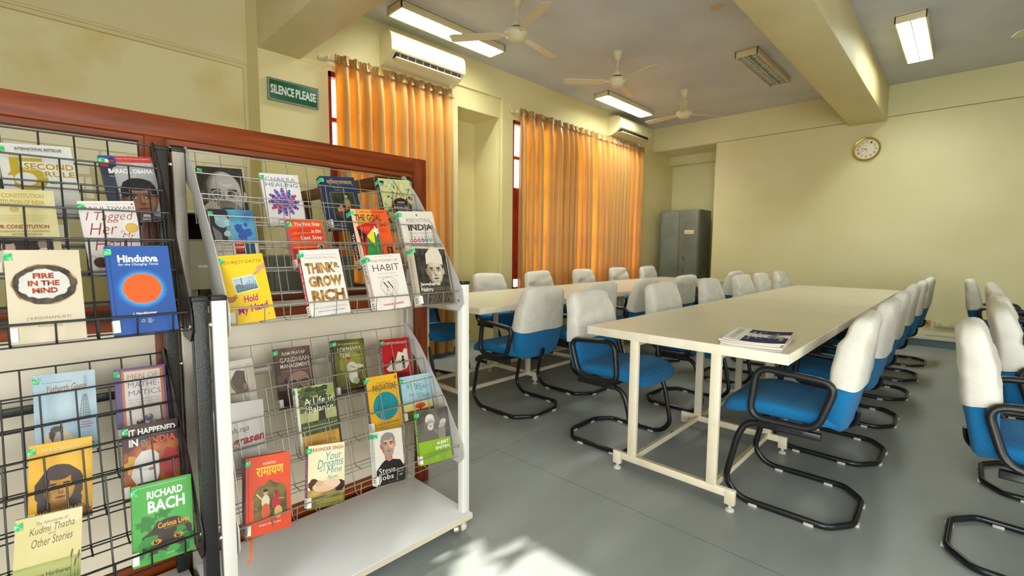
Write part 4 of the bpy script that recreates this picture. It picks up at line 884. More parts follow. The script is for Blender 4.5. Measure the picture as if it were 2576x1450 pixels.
def c_tree(A):
    A.rect(0, 0, 1, 1, IK('#F1E9D6')); A.rect(.05, .27, 1, 1, mott('#8E9658', '#C5C487', 8)); rnd = random.Random(9)
    for i in range(60): A.ell(rnd.uniform(.12, .95), rnd.uniform(.62, .95), .09, .035, IK(['#2E3A1B', '#3C4A22', '#55632F'][i % 3]), n=8, jag=.5, seed=i)
    A.poly([(.48, .45), (.52, .65), (.47, .80), (.55, .80), (.62, .66), (.72, .78), (.66, .62), (.66, .45)], IK('#2B2A1C')); A.rect(.05, .27, 1, .46, mott('#39431F', '#515C2B', 30))
    A.rect(.05, 0, 1, .27, mott('#C08A2E', '#D9A646', 12)); words(A, [('A Life in', .18, .90, .71, .82), ('Balance', .27, .88, .60, .69)], '#F2EEE0', .0); words(A, [('NOURISHING THE FOUR ROOTS', .10, .97, .375, .40), ('OF TRUE HAPPINESS', .26, .80, .33, .355)], '#E2DCC6'); words(A, [('Dr. Kathleen Hall', .24, .84, .12, .165)], '#8A6320')
    A.rect(.0, 0, .05, 1, IK('#EDE8DA')); A.rect(.95, 0, 1, 1, IK('#3A2B20'))
def c_innov(A):
    A.rect(0, 0, 1, 1, mott('#E2A91B', '#E9B42A', 6)); words(A, [('A BIOGRAPHY OF', .30, .74, .85, .875)], '#5A3A16', .01); A.text('INNOVATIONS', .17, .92, .715, .84, IK('#2B2218'), .01); words(A, [('FROM BIRTH TO MATURITY', .14, .92, .675, .692)], '#9A7418')
    A.circ(.52, .43, .40, IK('#158A96')); L_ = IK('#0E5C68')
    for ln in ([(.30, .30), (.30, .50), (.45, .62), (.45, .40), (.30, .30)], [(.45, .40), (.62, .44), (.62, .60), (.45, .62)], [(.25, .40), (.36, .52), (.52, .52)], [(.60, .30), (.60, .20), (.72, .24), (.72, .34), (.60, .30)]): A.line(ln, .008, L_)
    words(A, [('R. GOPALAKRISHNAN', .12, .90, .10, .14)], '#6A4212', .01); words(A, [('BESTSELLING AUTHOR OF THE CASE OF THE BONSAI MANAGER', .12, .88, .055, .07)], '#8A6218'); A.ell(.93, .93, .035, .035, IK('#C84A22'))
def c_right(A):
    A.rect(0, 0, 1, 1, mott('#8FC3D2', '#B5D6DA', 6)); A.rect(0, .22, 1, .38, mott('#D9C86A', '#E6D58C', 8)); A.rect(0, 0, 1, .22, mott('#4C6A36', '#8A5A2A', 20)); words(A, [('ANUJ TIWARI', .08, .95, .855, .905)], '#F2F2EC', .02)
    for (s, u0, u1, v0, v1) in (("It's Not", .18, .68, .73, .83), ('Right', .45, .90, .62, .76), ("but It's", .22, .64, .53, .63), ('Okay', .52, .95, .44, .57)): A.text(s, u0, u1, v0, v1, IK('#4B6A7A'), -.01, .35)
    A.ell(.55, .30, .18, .06, IK('#D8432A')); A.rect(.52, .14, .57, .30, IK('#7A3A22'))
def c_epic(A):
    A.rect(0, 0, 1, 1, mott('#D9431C', '#E24F22', 5)); A.text('वाल्मीकि कृत', .36, .66, .865, .915, IK('#F0E4C8')); A.text('रामायण', .22, .84, .73, .85, IK('#F2D02E'), .02)
    A.poly([(.16, .20), (.16, .52), (.26, .60), (.40, .62), (.52, .68), (.64, .62), (.80, .60), (.90, .52), (.90, .20)], mott('#3E4A22', '#7A6A30', 22)); A.ring(.53, .45, .39, .004, IK('#A8341A'))
    A.ell(.42, .40, .09, .09, IK('#D9C6A8')); A.circ(.42, .51, .045, IK('#C99A72')); A.ell(.42, .545, .05, .02, IK('#2A1E18')); A.ell(.42, .28, .10, .10, IK('#C8552E')); A.line([(.34, .44), (.22, .52)], .03, IK('#D9C6A8')); A.ring(.24, .40, .12, .008, IK('#B8A26A'), n=12, a0=90, a1=270)
    A.ell(.66, .36, .10, .10, IK('#B3262B')); A.circ(.64, .475, .042, IK('#C99A72')); A.ell(.66, .49, .055, .04, IK('#9A1F24')); A.ell(.70, .24, .09, .08, IK('#C9A46A')); A.line([(.72, .41), (.84, .40)], .02, IK('#C99A72'))
    A.text('भगवान् राम की कथा', .27, .76, .09, .135, IK('#EBD9B8'))
def c_dreams(A):
    A.rect(0, 0, 1, 1, mott('#E9DDA8', '#F1EAC6', 6)); A.rect(0, .04, 1, .30, mott('#8A7A3A', '#C9AF62', 14)); A.ell(.15, .38, .14, .09, IK('#4A2A1E'), jag=.1); A.ell(.86, .30, .16, .09, IK('#3A2218'), jag=.1); A.ell(.48, .33, .36, .09, IK('#E3BD9C')); A.ell(.30, .38, .10, .05, IK('#D9AE8C')); A.ell(.66, .36, .22, .07, IK('#EBC9AB'), rot=-10)
    A.rect(0, 0, 1, .18, mott('#5A5A2A', '#7A7030', 30)); words(A, [('RAVINDER SINGH', .12, .96, .895, .955)], '#A3303A', .01)
    for (s, u0, u1, v0, v1) in (('Your', .48, .92, .74, .87), ('Dreams', .24, .96, .62, .76), ('are', .30, .46, .565, .60), ('Mine', .50, .92, .52, .62), ('Now..', .52, .84, .43, .49)): A.text(s, u0, u1, v0, v1, IK('#2E93A8'), -.005, .3, 3)
    words(A, [('FROM THE BESTSELLING AUTHOR OF I TOO HAD A LOVE STORY', .22, .95, .10, .125), ('CAN LOVE HAPPEN TWICE? AND LIKE IT HAPPENED YESTERDAY', .22, .95, .07, .09)], '#D9D23A')
def c_founder(A):
    A.rect(0, 0, 1, 1, mott('#E2DDD2', '#D9D2C4', 5)); face(A, .46, .72, .20, '#D2A184', '#9A6A52', '#8A8580', None, beard='#A58F80', lip='#A86A5A', dark='#3A2A24', glasses=False, turn=.1)
    A.poly([(0, 0), (0, .28), (.20, .40), (.36, .46), (.58, .44), (.86, .40), (1, .26), (1, 0)], IK('#1A191A')); A.poly([(.33, .45), (.46, .52), (.60, .44), (.48, .41)], IK('#B98468'))
    words(A, [('Steve', .08, .66, .20, .31), ('Jobs', .08, .58, .06, .18)], 'w', .0); words(A, [('The man', .70, .94, .235, .26), ('who thought', .68, .98, .205, .228), ('different', .72, .96, .17, .195)], '#C9C6C0'); A.ell(.85, .12, .08, .02, mott('#C84A2E', '#5A8A4A', 90)); words(A, [('BLOOMSBURY', .4, .8, .03, .045)], '#77746F')
def c_scientist(A):
    A.rect(0, 0, 1, 1, IK('#8DB52A')); A.rect(0, .42, 1, 1, mott('#4F4A45', '#7A736A', 8)); face(A, .40, .76, .13, '#B5AEA5', '#7A736B', '#D8D4CC', '#8A847B', lip='#6E675F', dark='#2E2B28', beard='#C9C4BB', brow='#D5D0C8'); A.poly([(.0, .42), (.06, .55), (.25, .62), (.50, .60), (.62, .5), (.70, .42)], IK('#6E6962')); A.ell(.80, .72, .12, .06, IK('#C4BDB2'), rot=30); A.ell(.76, .66, .12, .05, IK('#ADA69B'), rot=20); A.rect(.64, .42, .86, .63, IK('#8A847A')); A.rect(0, 0, 1, .42, mott('#86B02A', '#93BC33', 5)); 
    words(A, [('ALBERT', .55, .93, .315, .375), ('EINSTEIN', .50, .95, .225, .285)], '#F2F2E6', .02); words(A, [('THE MAN, THE GENIUS AND THE THEORY OF RELATIVITY', .18, .95, .17, .185)], '#4A5A20'); words(A, [('JAICO', .48, .60, .08, .10)], '#D9E6A0')
# ---- black rack
def c_five(A):
    A.rect(0, 0, 1, 1, mott('#D9D9D2', '#CBCCC6', 5)); 
    for k in range(12): a = R(20+12*k); A.line([(.5+.2*math.cos(a), .62+.14*math.sin(a)), (.5+.55*math.cos(a), min(.99, .62+.5*math.sin(a)))], .003, IK('#ADADA6'))
    words(A, [('INTERNATIONAL BESTSELLER', .22, .86, .915, .955)], '#3A2A22', .02); A.line([(.22, .905), (.86, .905)], .003, IK('#3A2A22')); A.rect(.12, .55, .24, .81, IK('#B39A1E')); A.rect(.12, .76, .56, .81, IK('#B39A1E')); A.ell(.33, .52, .27, .16, IK('#B39A1E')); A.ell(.30, .515, .15, .09, IK('#D0D1CA')); A.rect(.05, .44, .14, .56, IK('#D3D4CD'))
    words(A, [('THE', .12, .26, .825, .85)], '#B39A1E', .02)
    words(A, [('SECOND', .292, 1.0, .645, .745), ('RULE', .552, 1.0, .545, .635)], '#F0EFE8', .07); words(A, [('SECOND', .30, .99, .65, .74), ('RULE', .56, .99, .55, .63)], '#A8861C', .035); words(A, [('MEL ROBBINS', .62, .98, .455, .485)], '#3A3632', .01); words(A, [('EVERYDAY COURAGE WITH', .58, .98, .14, .16)], '#6A6660')
def c_president(A):
    A.rect(0, 0, 1, 1, mott('#8F9094', '#B3B2B2', 7)); A.rect(0, 0, .22, 1, mott('#2A3046', '#3C4258', 9)); A.rect(.20, .90, 1, 1, mott('#B0262C', '#C8403A', 12)); A.ell(.12, .93, .19, .10, IK('#2D4A9A')); A.ell(.12, .88, .16, .045, IK('#C2262C')); A.ell(.12, .92, .05, .03, IK('#E9E2DA')); face(A, .22, .93, .028, '#8A5E46', '#5E3E2E', '#17120F', '#20222C')
    words(A, [('Includes Audio CD of Selected Speeches', .30, .95, .945, .965)], '#F2DCD2'); words(A, [('THE GREAT SPEECHES OF', .30, .95, .835, .875)], '#E6E4E0', .01); words(A, [('BARACK OBAMA', .12, .96, .725, .80)], '#F0EEEA', .05); words(A, [('Editors - Harrison & Gilbert', .12, .62, .675, .695)], '#DAD8D4')
    face(A, .60, .34, .27, '#9A6A4E', '#63402E', '#1A1512', '#20242E', lip='#7A4238', dark='#1D1512'); A.poly([(.52, .0), (.58, .09), (.70, .08), (.74, 0)], IK('#E6E6E6'))
def c_law(A):
    A.rect(0, 0, 1, 1, mott('#CFC696', '#C2B77F', 9)); words(A, [('THE CONSTITUTION', .04, .84, .90, .955), ('CONSTITUTION OF INDIA', .0, .84, .82, .88)], '#B09A48', .04); A.circ(.38, .77, .07, IK('#BBA65A')); bars(A, .10, .88, .70, 4, .008, .022, '#B5A56A'); words(A, [('OUR CONSTITUTION', .03, .86, .545, .59)], '#8A2F22', .03); words(A, [("An Introduction to India's Constitution", .02, .86, .505, .53), ('and Constitutional Law', .30, .74, .47, .495)], '#4A4636')
    A.rect(.0, .17, .88, .44, IK('#2B221C')); A.ell(.22, .33, .10, .09, IK('#A88F7A')); A.ell(.15, .23, .20, .07, IK('#D0CCBE')); A.ell(.72, .36, .07, .06, IK('#9A7F6A')); A.ell(.74, .24, .13, .08, IK('#C9C5B6')); A.ell(.22, .41, .11, .04, IK('#171210')); words(A, [('SUBHASH KASHYAP', .1, .6, .08, .11)], '#4A4636')
def c_tagged(A):
    A.rect(0, 0, 1, 1, IK('#E6E0DC')); words(A, [('ANUJ TIWARI', .07, .97, .865, .925)], '#2B2A2A', -.005); words(A, [("From the bestselling author of It's Not Right but It's Okay", .05, .90, .95, .968)], '#8C6A6A'); A.circ(.95, .955, .022, IK('r'))
    for (s, u0, u1, v0, v1) in (('I Tagged', .08, .94, .70, .85), ('Her', .10, .60, .54, .70), ('in', .64, .72, .56, .60), ('My', .66, .90, .47, .555), ('Heart', .14, .86, .33, .50)): A.text(s, u0, u1, v0, v1, IK('#A0202E'), -.01, .35)
    A.circ(.86, .62, .12, IK('#D0A23E')); A.circ(.86, .62, .10, IK('#DDB452')); rnd = random.Random(3)
    for i in range(50): A.circ(rnd.uniform(.04, .95), rnd.uniform(.02, .30), .012, IK('#B3262B'), n=6)
    A.ell(.20, .17, .13, .07, IK('#4A1E1E')); A.ell(.34, .10, .10, .05, IK('#7A1A22')); A.ell(.42, .18, .08, .05, IK('#5A1A1E'))
def c_fire(A):
    A.rect(0, 0, 1, 1, mott('#DCD0B8', '#D5C8AD', 6)); A.ell(.50, .62, .44, .225, mott('#8A6A3A', '#C9A66A', 40), jag=.03, n=36); A.ell(.50, .62, .425, .215, mott('#2E2A24', '#5A5246', 40), jag=.04, n=36, seed=2); A.ell(.48, .625, .34, .16, mott('#CFCBC4', '#DAD6D0', 8), jag=.06, n=34, seed=5)
    f = mott('#5A1E0C', '#C84E1C', 130); words(A, [('FIRE', .34, .62, .685, .745), ('IN THE', .27, .69, .605, .665), ('MIND', .32, .66, .525, .585)], f, .05); words(A, [('J KRISHNAMURTI', .22, .80, .235, .275)], '#5C4A38', -.01); words(A, [('DIALOGUES WITH', .38, .65, .195, .21), ('PUPUL JAYAKAR', .36, .68, .155, .18)], '#8A7A66')
def c_blue_sun(A):
    A.rect(0, 0, 1, 1, mott('#2453A0', '#2A5CAC', 5))
    for k, c in enumerate(['#2A62B2', '#2E72C2', '#3284D2', '#3A98E0', '#44ACE8']): A.circ(.50, .50, .40-.022*k, IK(c), n=36)
    A.circ(.50, .505, .305, mott('#E9601E', '#EE6A22', 9), n=60, jag=.035, seed=8); A.circ(.50, .505, .28, IK('#EB5F1C'), n=36)
    words(A, [('Hindutva', .17, .80, .81, .895)], 'w', .035); words(A, [('for the Changing Times', .17, .80, .765, .80)], '#E6ECF2', .01, .25); words(A, [('J. Nandakumar', .30, .68, .20, .235)], 'w', .03); A.ring(.45, .135, .025, .006, IK('w'), n=10); words(A, [('INDUS', .52, .58, .145, .16), ('SCROLLS', .52, .61, .125, .14), ('PRESS', .52, .58, .105, .12)], 'w')
def c_geeta(A):
    A.rect(0, 0, 1, 1, mott('#9DC0D6', '#C3D9E2', 5)); words(A, [('Shreemad Bhagwad Geeta', .13, .60, .88, .905)], '#8A5A2E', 0, .3); A.text('Yatharth Geeta', .20, .84, .77, .86, IK('#A8742E'), .01, .3); words(A, [('The Bhagwad Geeta in Its True Perspective', .28, .74, .75, .762)], '#2B2A2A', .01)
    for k in range(13): s_ = 1-.055*k; A.text('5200', .82-.12*s_, .82+.07*s_, .42+.036*k-.0011*k*k, .42+.036*k-.0011*k*k+.024*s_, IK('#2E2C2A'), .01)
    for k in range(6): A.text('5200', .80, .86, .80+.024*k, .812+.024*k, IK('#55606A'))
    A.ell(.34, .15, .26, .17, IK('#D8C9A2')); A.ell(.32, .26, .11, .10, IK('#4A3A2C'), jag=.08); A.ell(.36, .29, .06, .045, IK('#9A7256')); A.ell(.36, .17, .085, .12, IK('#BDB8AE'), jag=.06); A.ell(.33, .325, .10, .035, IK('#5A4A3A')); bars(A, .70, .95, .36, 3, .012, .03, '#B06A72'); A.ell(.80, .10, .13, .02, IK('#9A5A3A'), rot=-15); A.rect(.06, .93, .12, .97, IK('#9DC0D6')) 
def c_maths(A):
    A.rect(0, 0, 1, 1, IK('#6C5A96')); A.rect(.12, .02, .95, .97, IK('#C9783A')); A.rect(.17, .05, .89, .95, mott('#DAD2C8', '#E0D9D0', 8))
    words(A, [('MEN OF', .24, .84, .83, .905)], '#BD6A34', -.01); words(A, [('MATHE-', .24, .86, .715, .79), ('MATICS', .24, .88, .60, .675)], '#6C5A96', -.01); words(A, [('The Lives and Achievements', .22, .88, .535, .56), ('of the Great Mathematicians', .22, .88, .495, .52), ('from Zeno to Poincare', .26, .88, .455, .48)], '#8A8490')
    for (u, v, r_, c_) in ((.28, .16, .09, '#3A3A3A'), (.42, .22, .07, '#4A3A2E'), (.60, .27, .09, '#6A5A8A'), (.70, .16, .12, '#5A6A3A'), (.85, .20, .06, '#8A7A6A')): A.circ(u, v, r_, IK(c_)); A.circ(u, v+.03, r_*.45, IK('#C9A888'))
def c_yogi(A):
    A.rect(0, 0, 1, 1, mott('#E3A80E', '#EDB91E', 5)); face(A, .47, .44, .20, '#C98F1E', '#8A5A12', '#3A220C', '#9A6A16', long_hair=True, lip='#7A3E12', dark='#241408'); words(A, [('PARAMAHANSA', .20, .86, .895, .94), ('YOGANANDA', .26, .80, .83, .875)], '#F2E2B0', -.005); words(A, [('AUTOBIOGRAPHY', .10, .94, .14, .185), ('OF A', .42, .62, .085, .125), ('YOGI', .4, .7, .02, .065)], '#D9C28A', -.01)
def c_happened(A):
    A.rect(0, 0, 1, 1, mott('#5A1E14', '#D97A2A', 10, .4, .62)); A.rect(0, .70, 1, 1, mott('#4A2A22', '#3A211B', 6)); A.ell(.82, .40, .18, .20, IK('#B3261C'), jag=.15); A.ell(.15, .45, .14, .12, IK('#E0A23A'), jag=.3)
    words(A, [('IT HAPPENED', .10, .95, .85, .935)], 'w', .03); words(A, [('IN', .10, .26, .70, .80)], 'w', .04); words(A, [('INDIA', .45, .95, .70, .80)], '#D9532E', .04); words(A, [('The story of Pantaloons, Big Bazaar, Central and the great Indian consumer', .10, .95, .82, .833)], '#D6C8BE')
    A.poly([(.12, .30), (.20, .52), (.32, .62), (.52, .62), (.62, .54), (.62, .28), (.56, .16), (.22, .16)], IK('#DEDAD2')); A.line([(.20, .40), (.50, .34)], .05, IK('#C9C4BA')); A.ell(.48, .36, .06, .02, IK('#A87A5A')); face(A, .36, .735, .075, '#A8785A', '#7A5240', '#3A302A', None, glasses=True); A.rect(.20, 0, .60, .18, IK('#8A8C8E')); A.rect(.22, .16, .58, .19, IK('#26221F'))
def c_stories(A):
    A.rect(0, 0, 1, 1, mott('#CFC07E', '#D9CE96', 5)); A.rect(0, .0, 1, .46, mott('#8E9A4E', '#B3B56C', 6, stretch=(.2, 1, 5))); A.ell(.7, .93, .35, .1, IK('#DDD3A4')); t_ = '#6A4A26'
    for (s, u0, u1, v0, v1) in (('The Adventures of', .30, .78, .895, .935), ('Kudmi Thatha', .20, .88, .80, .88), ('and', .48, .60, .765, .79), ('Other Stories', .24, .86, .655, .75)): A.text(s, u0, u1, v0, v1, IK(t_), 0, .35, 4)
    words(A, [('Arun Hariharan', .25, .84, .30, .35)], '#3E3A22', .015)
    for x in (.84, .90, .95): A.line([(x, .05), (x+.01, .42+.06*math.sin(x*40))], .006, IK('#5A4426')); A.ell(x+.012, .44+.06*math.sin(x*40), .014, .05, IK('#6A4A2A'), rot=-8)
def c_eyes(A):
    A.rect(0, 0, 1, 1, mott('#3FA03A', '#4FAE44', 5)); rnd = random.Random(12)
    A.ell(.22, .50, .16, .09, IK('#2E7A2C'), jag=.35); A.ell(.50, .58, .14, .05, IK('#2E7A2C'), jag=.4); A.poly([(.14, .10), (.14, .34), (.30, .40), (.40, .50), (.55, .46), (.70, .50), (.88, .42), (.97, .34), (.97, .10)], mott('#33261C', '#453528', 20)); A.ell(.60, .42, .24, .09, IK('#382A20'))
    for i in range(16): A.ell(rnd.choice([rnd.uniform(.05, .30), rnd.uniform(.75, .97), rnd.uniform(.2, .8)]), rnd.uniform(.03, .20) if i % 3 else rnd.uniform(.2, .38), .11, .045, IK(['#2C8A34', '#3C9C3A', '#226B2A'][i % 3]), jag=.4, seed=i, n=14, rot=rnd.uniform(-40, 40))
    for (x, y) in ((.37, .245), (.74, .255)): A.ell(x, y, .085, .032, IK('#D98A2A')); A.circ(x-.01, y, .038, IK('#2A140C')); A.circ(x, y+.008, .010, IK('w'))
    words(A, [('RICHARD', .24, .84, .80, .90), ('BACH', .25, .87, .62, .775)], 'w', .03); words(A, [('Curious Lives', .40, .93, .40, .475)], '#E8A832', .02); words(A, [('Adventure Fables from an Enchanting World', .50, .96, .375, .388)], '#E8A832', .01); words(A, [('AUTHOR OF THE INTERNATIONAL BESTSELLER JONATHAN LIVINGSTON SEAGULL', .08, .92, .955, .968)], '#E6F0E0', .01); words(A, [('JAICO', .52, .66, .055, .075)], '#D9E6C8')
def sp(txt, c, bold=.0, u0=.25, u1=.75, v0=.2, v1=.84, bg=None):
    def f(S_):
        if bg: S_.rect(0, 0, 1, 1, IK(bg))
        S_.vtext(txt, u0, u1, v0, v1, IK(c), bold)
    return f
U, L_, K_ = UPL, LOS, LOB
book('grey portrait book of an elderly man in round spectacles, top row of the silver rack', U, 0, .376, 1.428, 1.434, .128, .02, '#1B1A1A', '#8A2A2A', c_old_man, rot=2.6)
book('white CHAKRA HEALING book with a purple lotus, top row of the silver rack', U, 0, .561, 1.429, 1.435, .130, .014, '#E9E6E4', '#D9D0CC', c_chakra, sp('CHAKRA HEALING', '#B3303A'), rot=2.5)
bk = book('thick navy blue hardback with gold Devanagari title and painted panel', U, 0, .765, 1.440, 1.452, .138, .034, '#1C3156', '#1A2C4C', c_navy, sp('श्रीमद्भागवतम्', '#D2A64A', v0=.3), rot=4.0, hard=True)
book('colourful illustrated HOW INDIA SEES THE WORLD book, right end of the top row', U, 0, 1.012, 1.460, 1.466, .155, .03, '#D5D38A', '#2A2622', c_world_map, sp('HOW INDIA SEES THE WORLD', '#E0DCCB'), rot=2.7)
book('blue and cream book with a man playing a horn above small book pictures', U, 2, .367, 1.284, 1.287, .122, .02, '#E0DACB', '#C9B8AA', c_dancer, rot=1.5)
book('red and orange The First Step is the Last Step paperback', U, 2, .589, 1.263, 1.270, .118, .022, '#C7271F', '#D9708A', c_first, rot=3.1)
book('orange THE GOAL paperback with black spine and green and yellow pattern', U, 2, .812, 1.312, 1.320, .150, .034, '#EE5B22', '#1E1F2E', c_goal, sp('THE GOAL', 'w', .02, v0=.15, v1=.6), rot=2.9)
book('white REBOOTING INDIA book with a row of coloured dots', U, 2, 1.015, 1.317, 1.327, .166, .032, '#E6E0D3', '#D6CFC0', c_reboot, sp('REBOOTING INDIA', '#4A352B', .02, v0=.35, v1=.92), rot=3.0)
book('yellow Hold My Hand paperback at the left end of the silver rack', U, 4, .357, 1.145, 1.154, .117, .022, '#F2C818', '#2A2A22', c_yellow, sp('HOLD MY HAND', '#C9A61E'), rot=4.2)
book('white THINK & GROW RICH book with red lettered spine', U, 4, .581, 1.162, 1.168, .130, .024, '#EFECE6', '#B8282E', c_think, sp('THINK AND GROW RICH', 'w', .03, v0=.2, v1=.82), rot=2.5)
book('cream THE POWER OF HABIT book with a drawn exercise wheel', U, 4, .800, 1.145, 1.153, .138, .034, '#EEE6DC', '#E3D9CC', c_habit, lambda S_: (S_.vtext('HABIT', .2, .55, .50, .84, IK('k')), S_.vtext('CHARLES DUHIGG', .6, .9, .2, .62, IK('#C8505A'))), rot=3.0)
book('black and white portrait book of a man in a white cap', U, 4, .989, 1.177, 1.171, .154, .042, '#C9BEA8', '#D6CBB4', c_statesman, sp('THE DISCOVERY OF INDIA', '#6A6050', 0, .4, .6), rot=-1.0)
book('pale book with a brown profile head, partly behind the silver rack front post', L_, 0, .404, .782, .785, .108, .026, '#DCD6C6', '#C9BFA9', c_profile, rot=1.0)
book('brown MANAGEMENT book with a face in round glasses, lower rear row', L_, 0, .589, .800, .801, .129, .018, '#4A332E', '#5A3A34', c_brown_face, sp('GANDHIAN MANAGEMENT', '#C9A89A'), rot=-1.0)
book('olive green biography with a seated figure in white and red turban', L_, 0, .805, .804, .798, .131, .03, '#4B4A1C', '#2E2C18', c_olive, sp('LOKMANYA TILAK', '#D8D2B0', .01), rot=-3.0)
book('red book with a white map and two black stick figures', L_, 0, 1.020, .778, .772, .133, .02, '#C4161C', '#A8141A', c_red, sp('CHETAN BHAGAT', '#F2E8DA', .01), rot=-2.6)
book('light grey book lettered in black and red script behind the silver front post', L_, 2, .373, .679, .671, .128, .024, '#D9D5CF', '#C9C4BC', c_grey_red, rot=-3.6)
book('green A Life in Balance book with a spreading tree', L_, 2, .603, .683, .679, .143, .026, '#F1E9D6', '#EDE8DA', c_tree, sp('A LIFE IN BALANCE', '#4A5A2A', .02, v0=.3), rot=-1.6)
book('yellow INNOVATIONS book with a teal disc', L_, 2, .871, .667, .662, .137, .018, '#E2A91B', '#2E4A7A', c_innov, sp('INNOVATIONS', '#E2A91B'), rot=-2.0)
book('pale blue script titled paperback with a red umbrella, behind the green and grey book', L_, 2, 1.021, .640, .635, .142, .014, '#8FC3D2', '#6E98A0', c_right, rot=-2.0)
bk_epic = book('thick orange hardback with Devanagari title and a painted forest scene', L_, 4, .403, .547, .531, .124, .040, '#D9431C', '#C98AA0', c_epic, sp('रामायण', '#A83A5A', .0, .3, .7, .45, .75), rot=-6.5, hard=True)
book('cream Your Dreams are Mine Now paperback with mauve spine', L_, 4, .589, .524, .503, .122, .022, '#E9DDA8', '#8A3A6A', c_dreams, sp('YOUR DREAMS ARE MINE NOW', '#E0B8CC', .01), rot=-9.0)
book('white biography with a bearded man in a black top, lower front row', L_, 4, .814, .512, .501, .111, .036, '#E2DDD2', '#E6E2DA', c_founder, sp('Steve Jobs', '#8A8A88', -.01, .2, .75, .45, .88), rot=-5.6)
book('lime green book with a grey photograph of a white haired man, lower right corner', L_, 4, 1.009, .532, .518, .150, .016, '#8DB52A', '#5A8A1E', c_scientist, sp('ALBERT EINSTEIN', '#E8F0C0', .01), rot=-5.3)
book('silver SECOND RULE book with gold lettering at the upper left corner of the black rack', U, 0, -.052, 1.430, 1.441, .137, .022, '#D9D9D2', '#BFC0BA', c_five, rot=4.2)
book('book of speeches with a smiling man in a dark suit, red band on top', U, 0, .140, 1.426, 1.441, .121, .022, '#8F9094', '#2A3046', c_president, rot=6.0)
book('yellowish OUR CONSTITUTION book with a dark photograph, at the left picture edge', U, 2, -.073, 1.302, 1.308, .114, .022, '#CFC696', '#B5A96E', c_law, rot=2.6)
book('white I Tagged Her in My Heart paperback with red script', U, 2, .083, 1.285, 1.295, .114, .015, '#E6E0DC', '#D9CFCA', c_tagged, rot=4.6)
book('cream FIRE IN THE MIND book with a burnt hole picture', U, 4, -.047, 1.161, 1.161, .121, .02, '#DCD0B8', '#CFC3A8', c_fire, rot=.3)
book('blue Hindutva hardback with an orange sun disc', U, 4, .120, 1.171, 1.173, .127, .022, '#2453A0', '#1E4488', c_blue_sun, rot=1.0, hard=True)
book('sky blue book with a bearded sage and a column of repeated numbers', K_, 0, -.022, .819, .816, .125, .02, '#9DC0D6', '#8AB0C4', c_geeta, rot=-1.3)
book('MEN OF MATHEMATICS book in purple, orange and white', K_, 0, .145, .808, .805, .120, .026, '#6C5A96', '#6C5A96', c_maths, sp('MEN OF MATHEMATICS', '#C9BEDC', .01), rot=-1.3)
book('golden yellow book with a long haired sepia portrait', K_, 2, -.036, .676, .669, .116, .028, '#E3A80E', '#C9930E', c_yogi, rot=-3.4)
book('IT HAPPENED IN INDIA paperback with a man in a white shirt', K_, 2, .143, .674, .668, .125, .02, '#4A2A22', '#3A211B', c_happened, sp('IT HAPPENED IN INDIA', '#D9B8A8', .02), rot=-2.8)
book('pale olive stories book with brown grass heads, bottom left of the black rack', K_, 4, -.063, .552, .542, .111, .02, '#CFC07E', '#B9AC6A', c_stories, rot=-5.0)
book('green book with Curious Lives in orange and two eyes in dark foliage', K_, 4, .140, .553, .546, .128, .022, '#3FA03A', '#2C7A2E', c_eyes, sp('CURIOUS LIVES', '#D9E6A0', .01), rot=-3.0)
# ribbon bookmark of the orange hardback
b = MB(); pts = [(.012, .012, .004), (.012, -.004, -.010), (.010, -.010, -.030), (.008, -.014, -.050), (.002, -.016, -.066)]
vs = [];
for p in pts: vs += [(p[0]-.0035, p[1], p[2]), (p[0]+.0035, p[1]-.001, p[2]), (p[0]+.0035, p[1]-.0004, p[2]), (p[0]-.0035, p[1]+.0006, p[2])]
b.add(vs, [(4*i+j, 4*i+(j+1) % 4, 4*i+4+(j+1) % 4, 4*i+4+j) for i in range(4) for j in range(4)]+[(0, 1, 2, 3), (19, 18, 17, 16)], ink('#C8641E')); rb = b.build('ribbon_bookmark', bk_epic); rb['label'] = 'orange ribbon bookmark hanging from the spine'
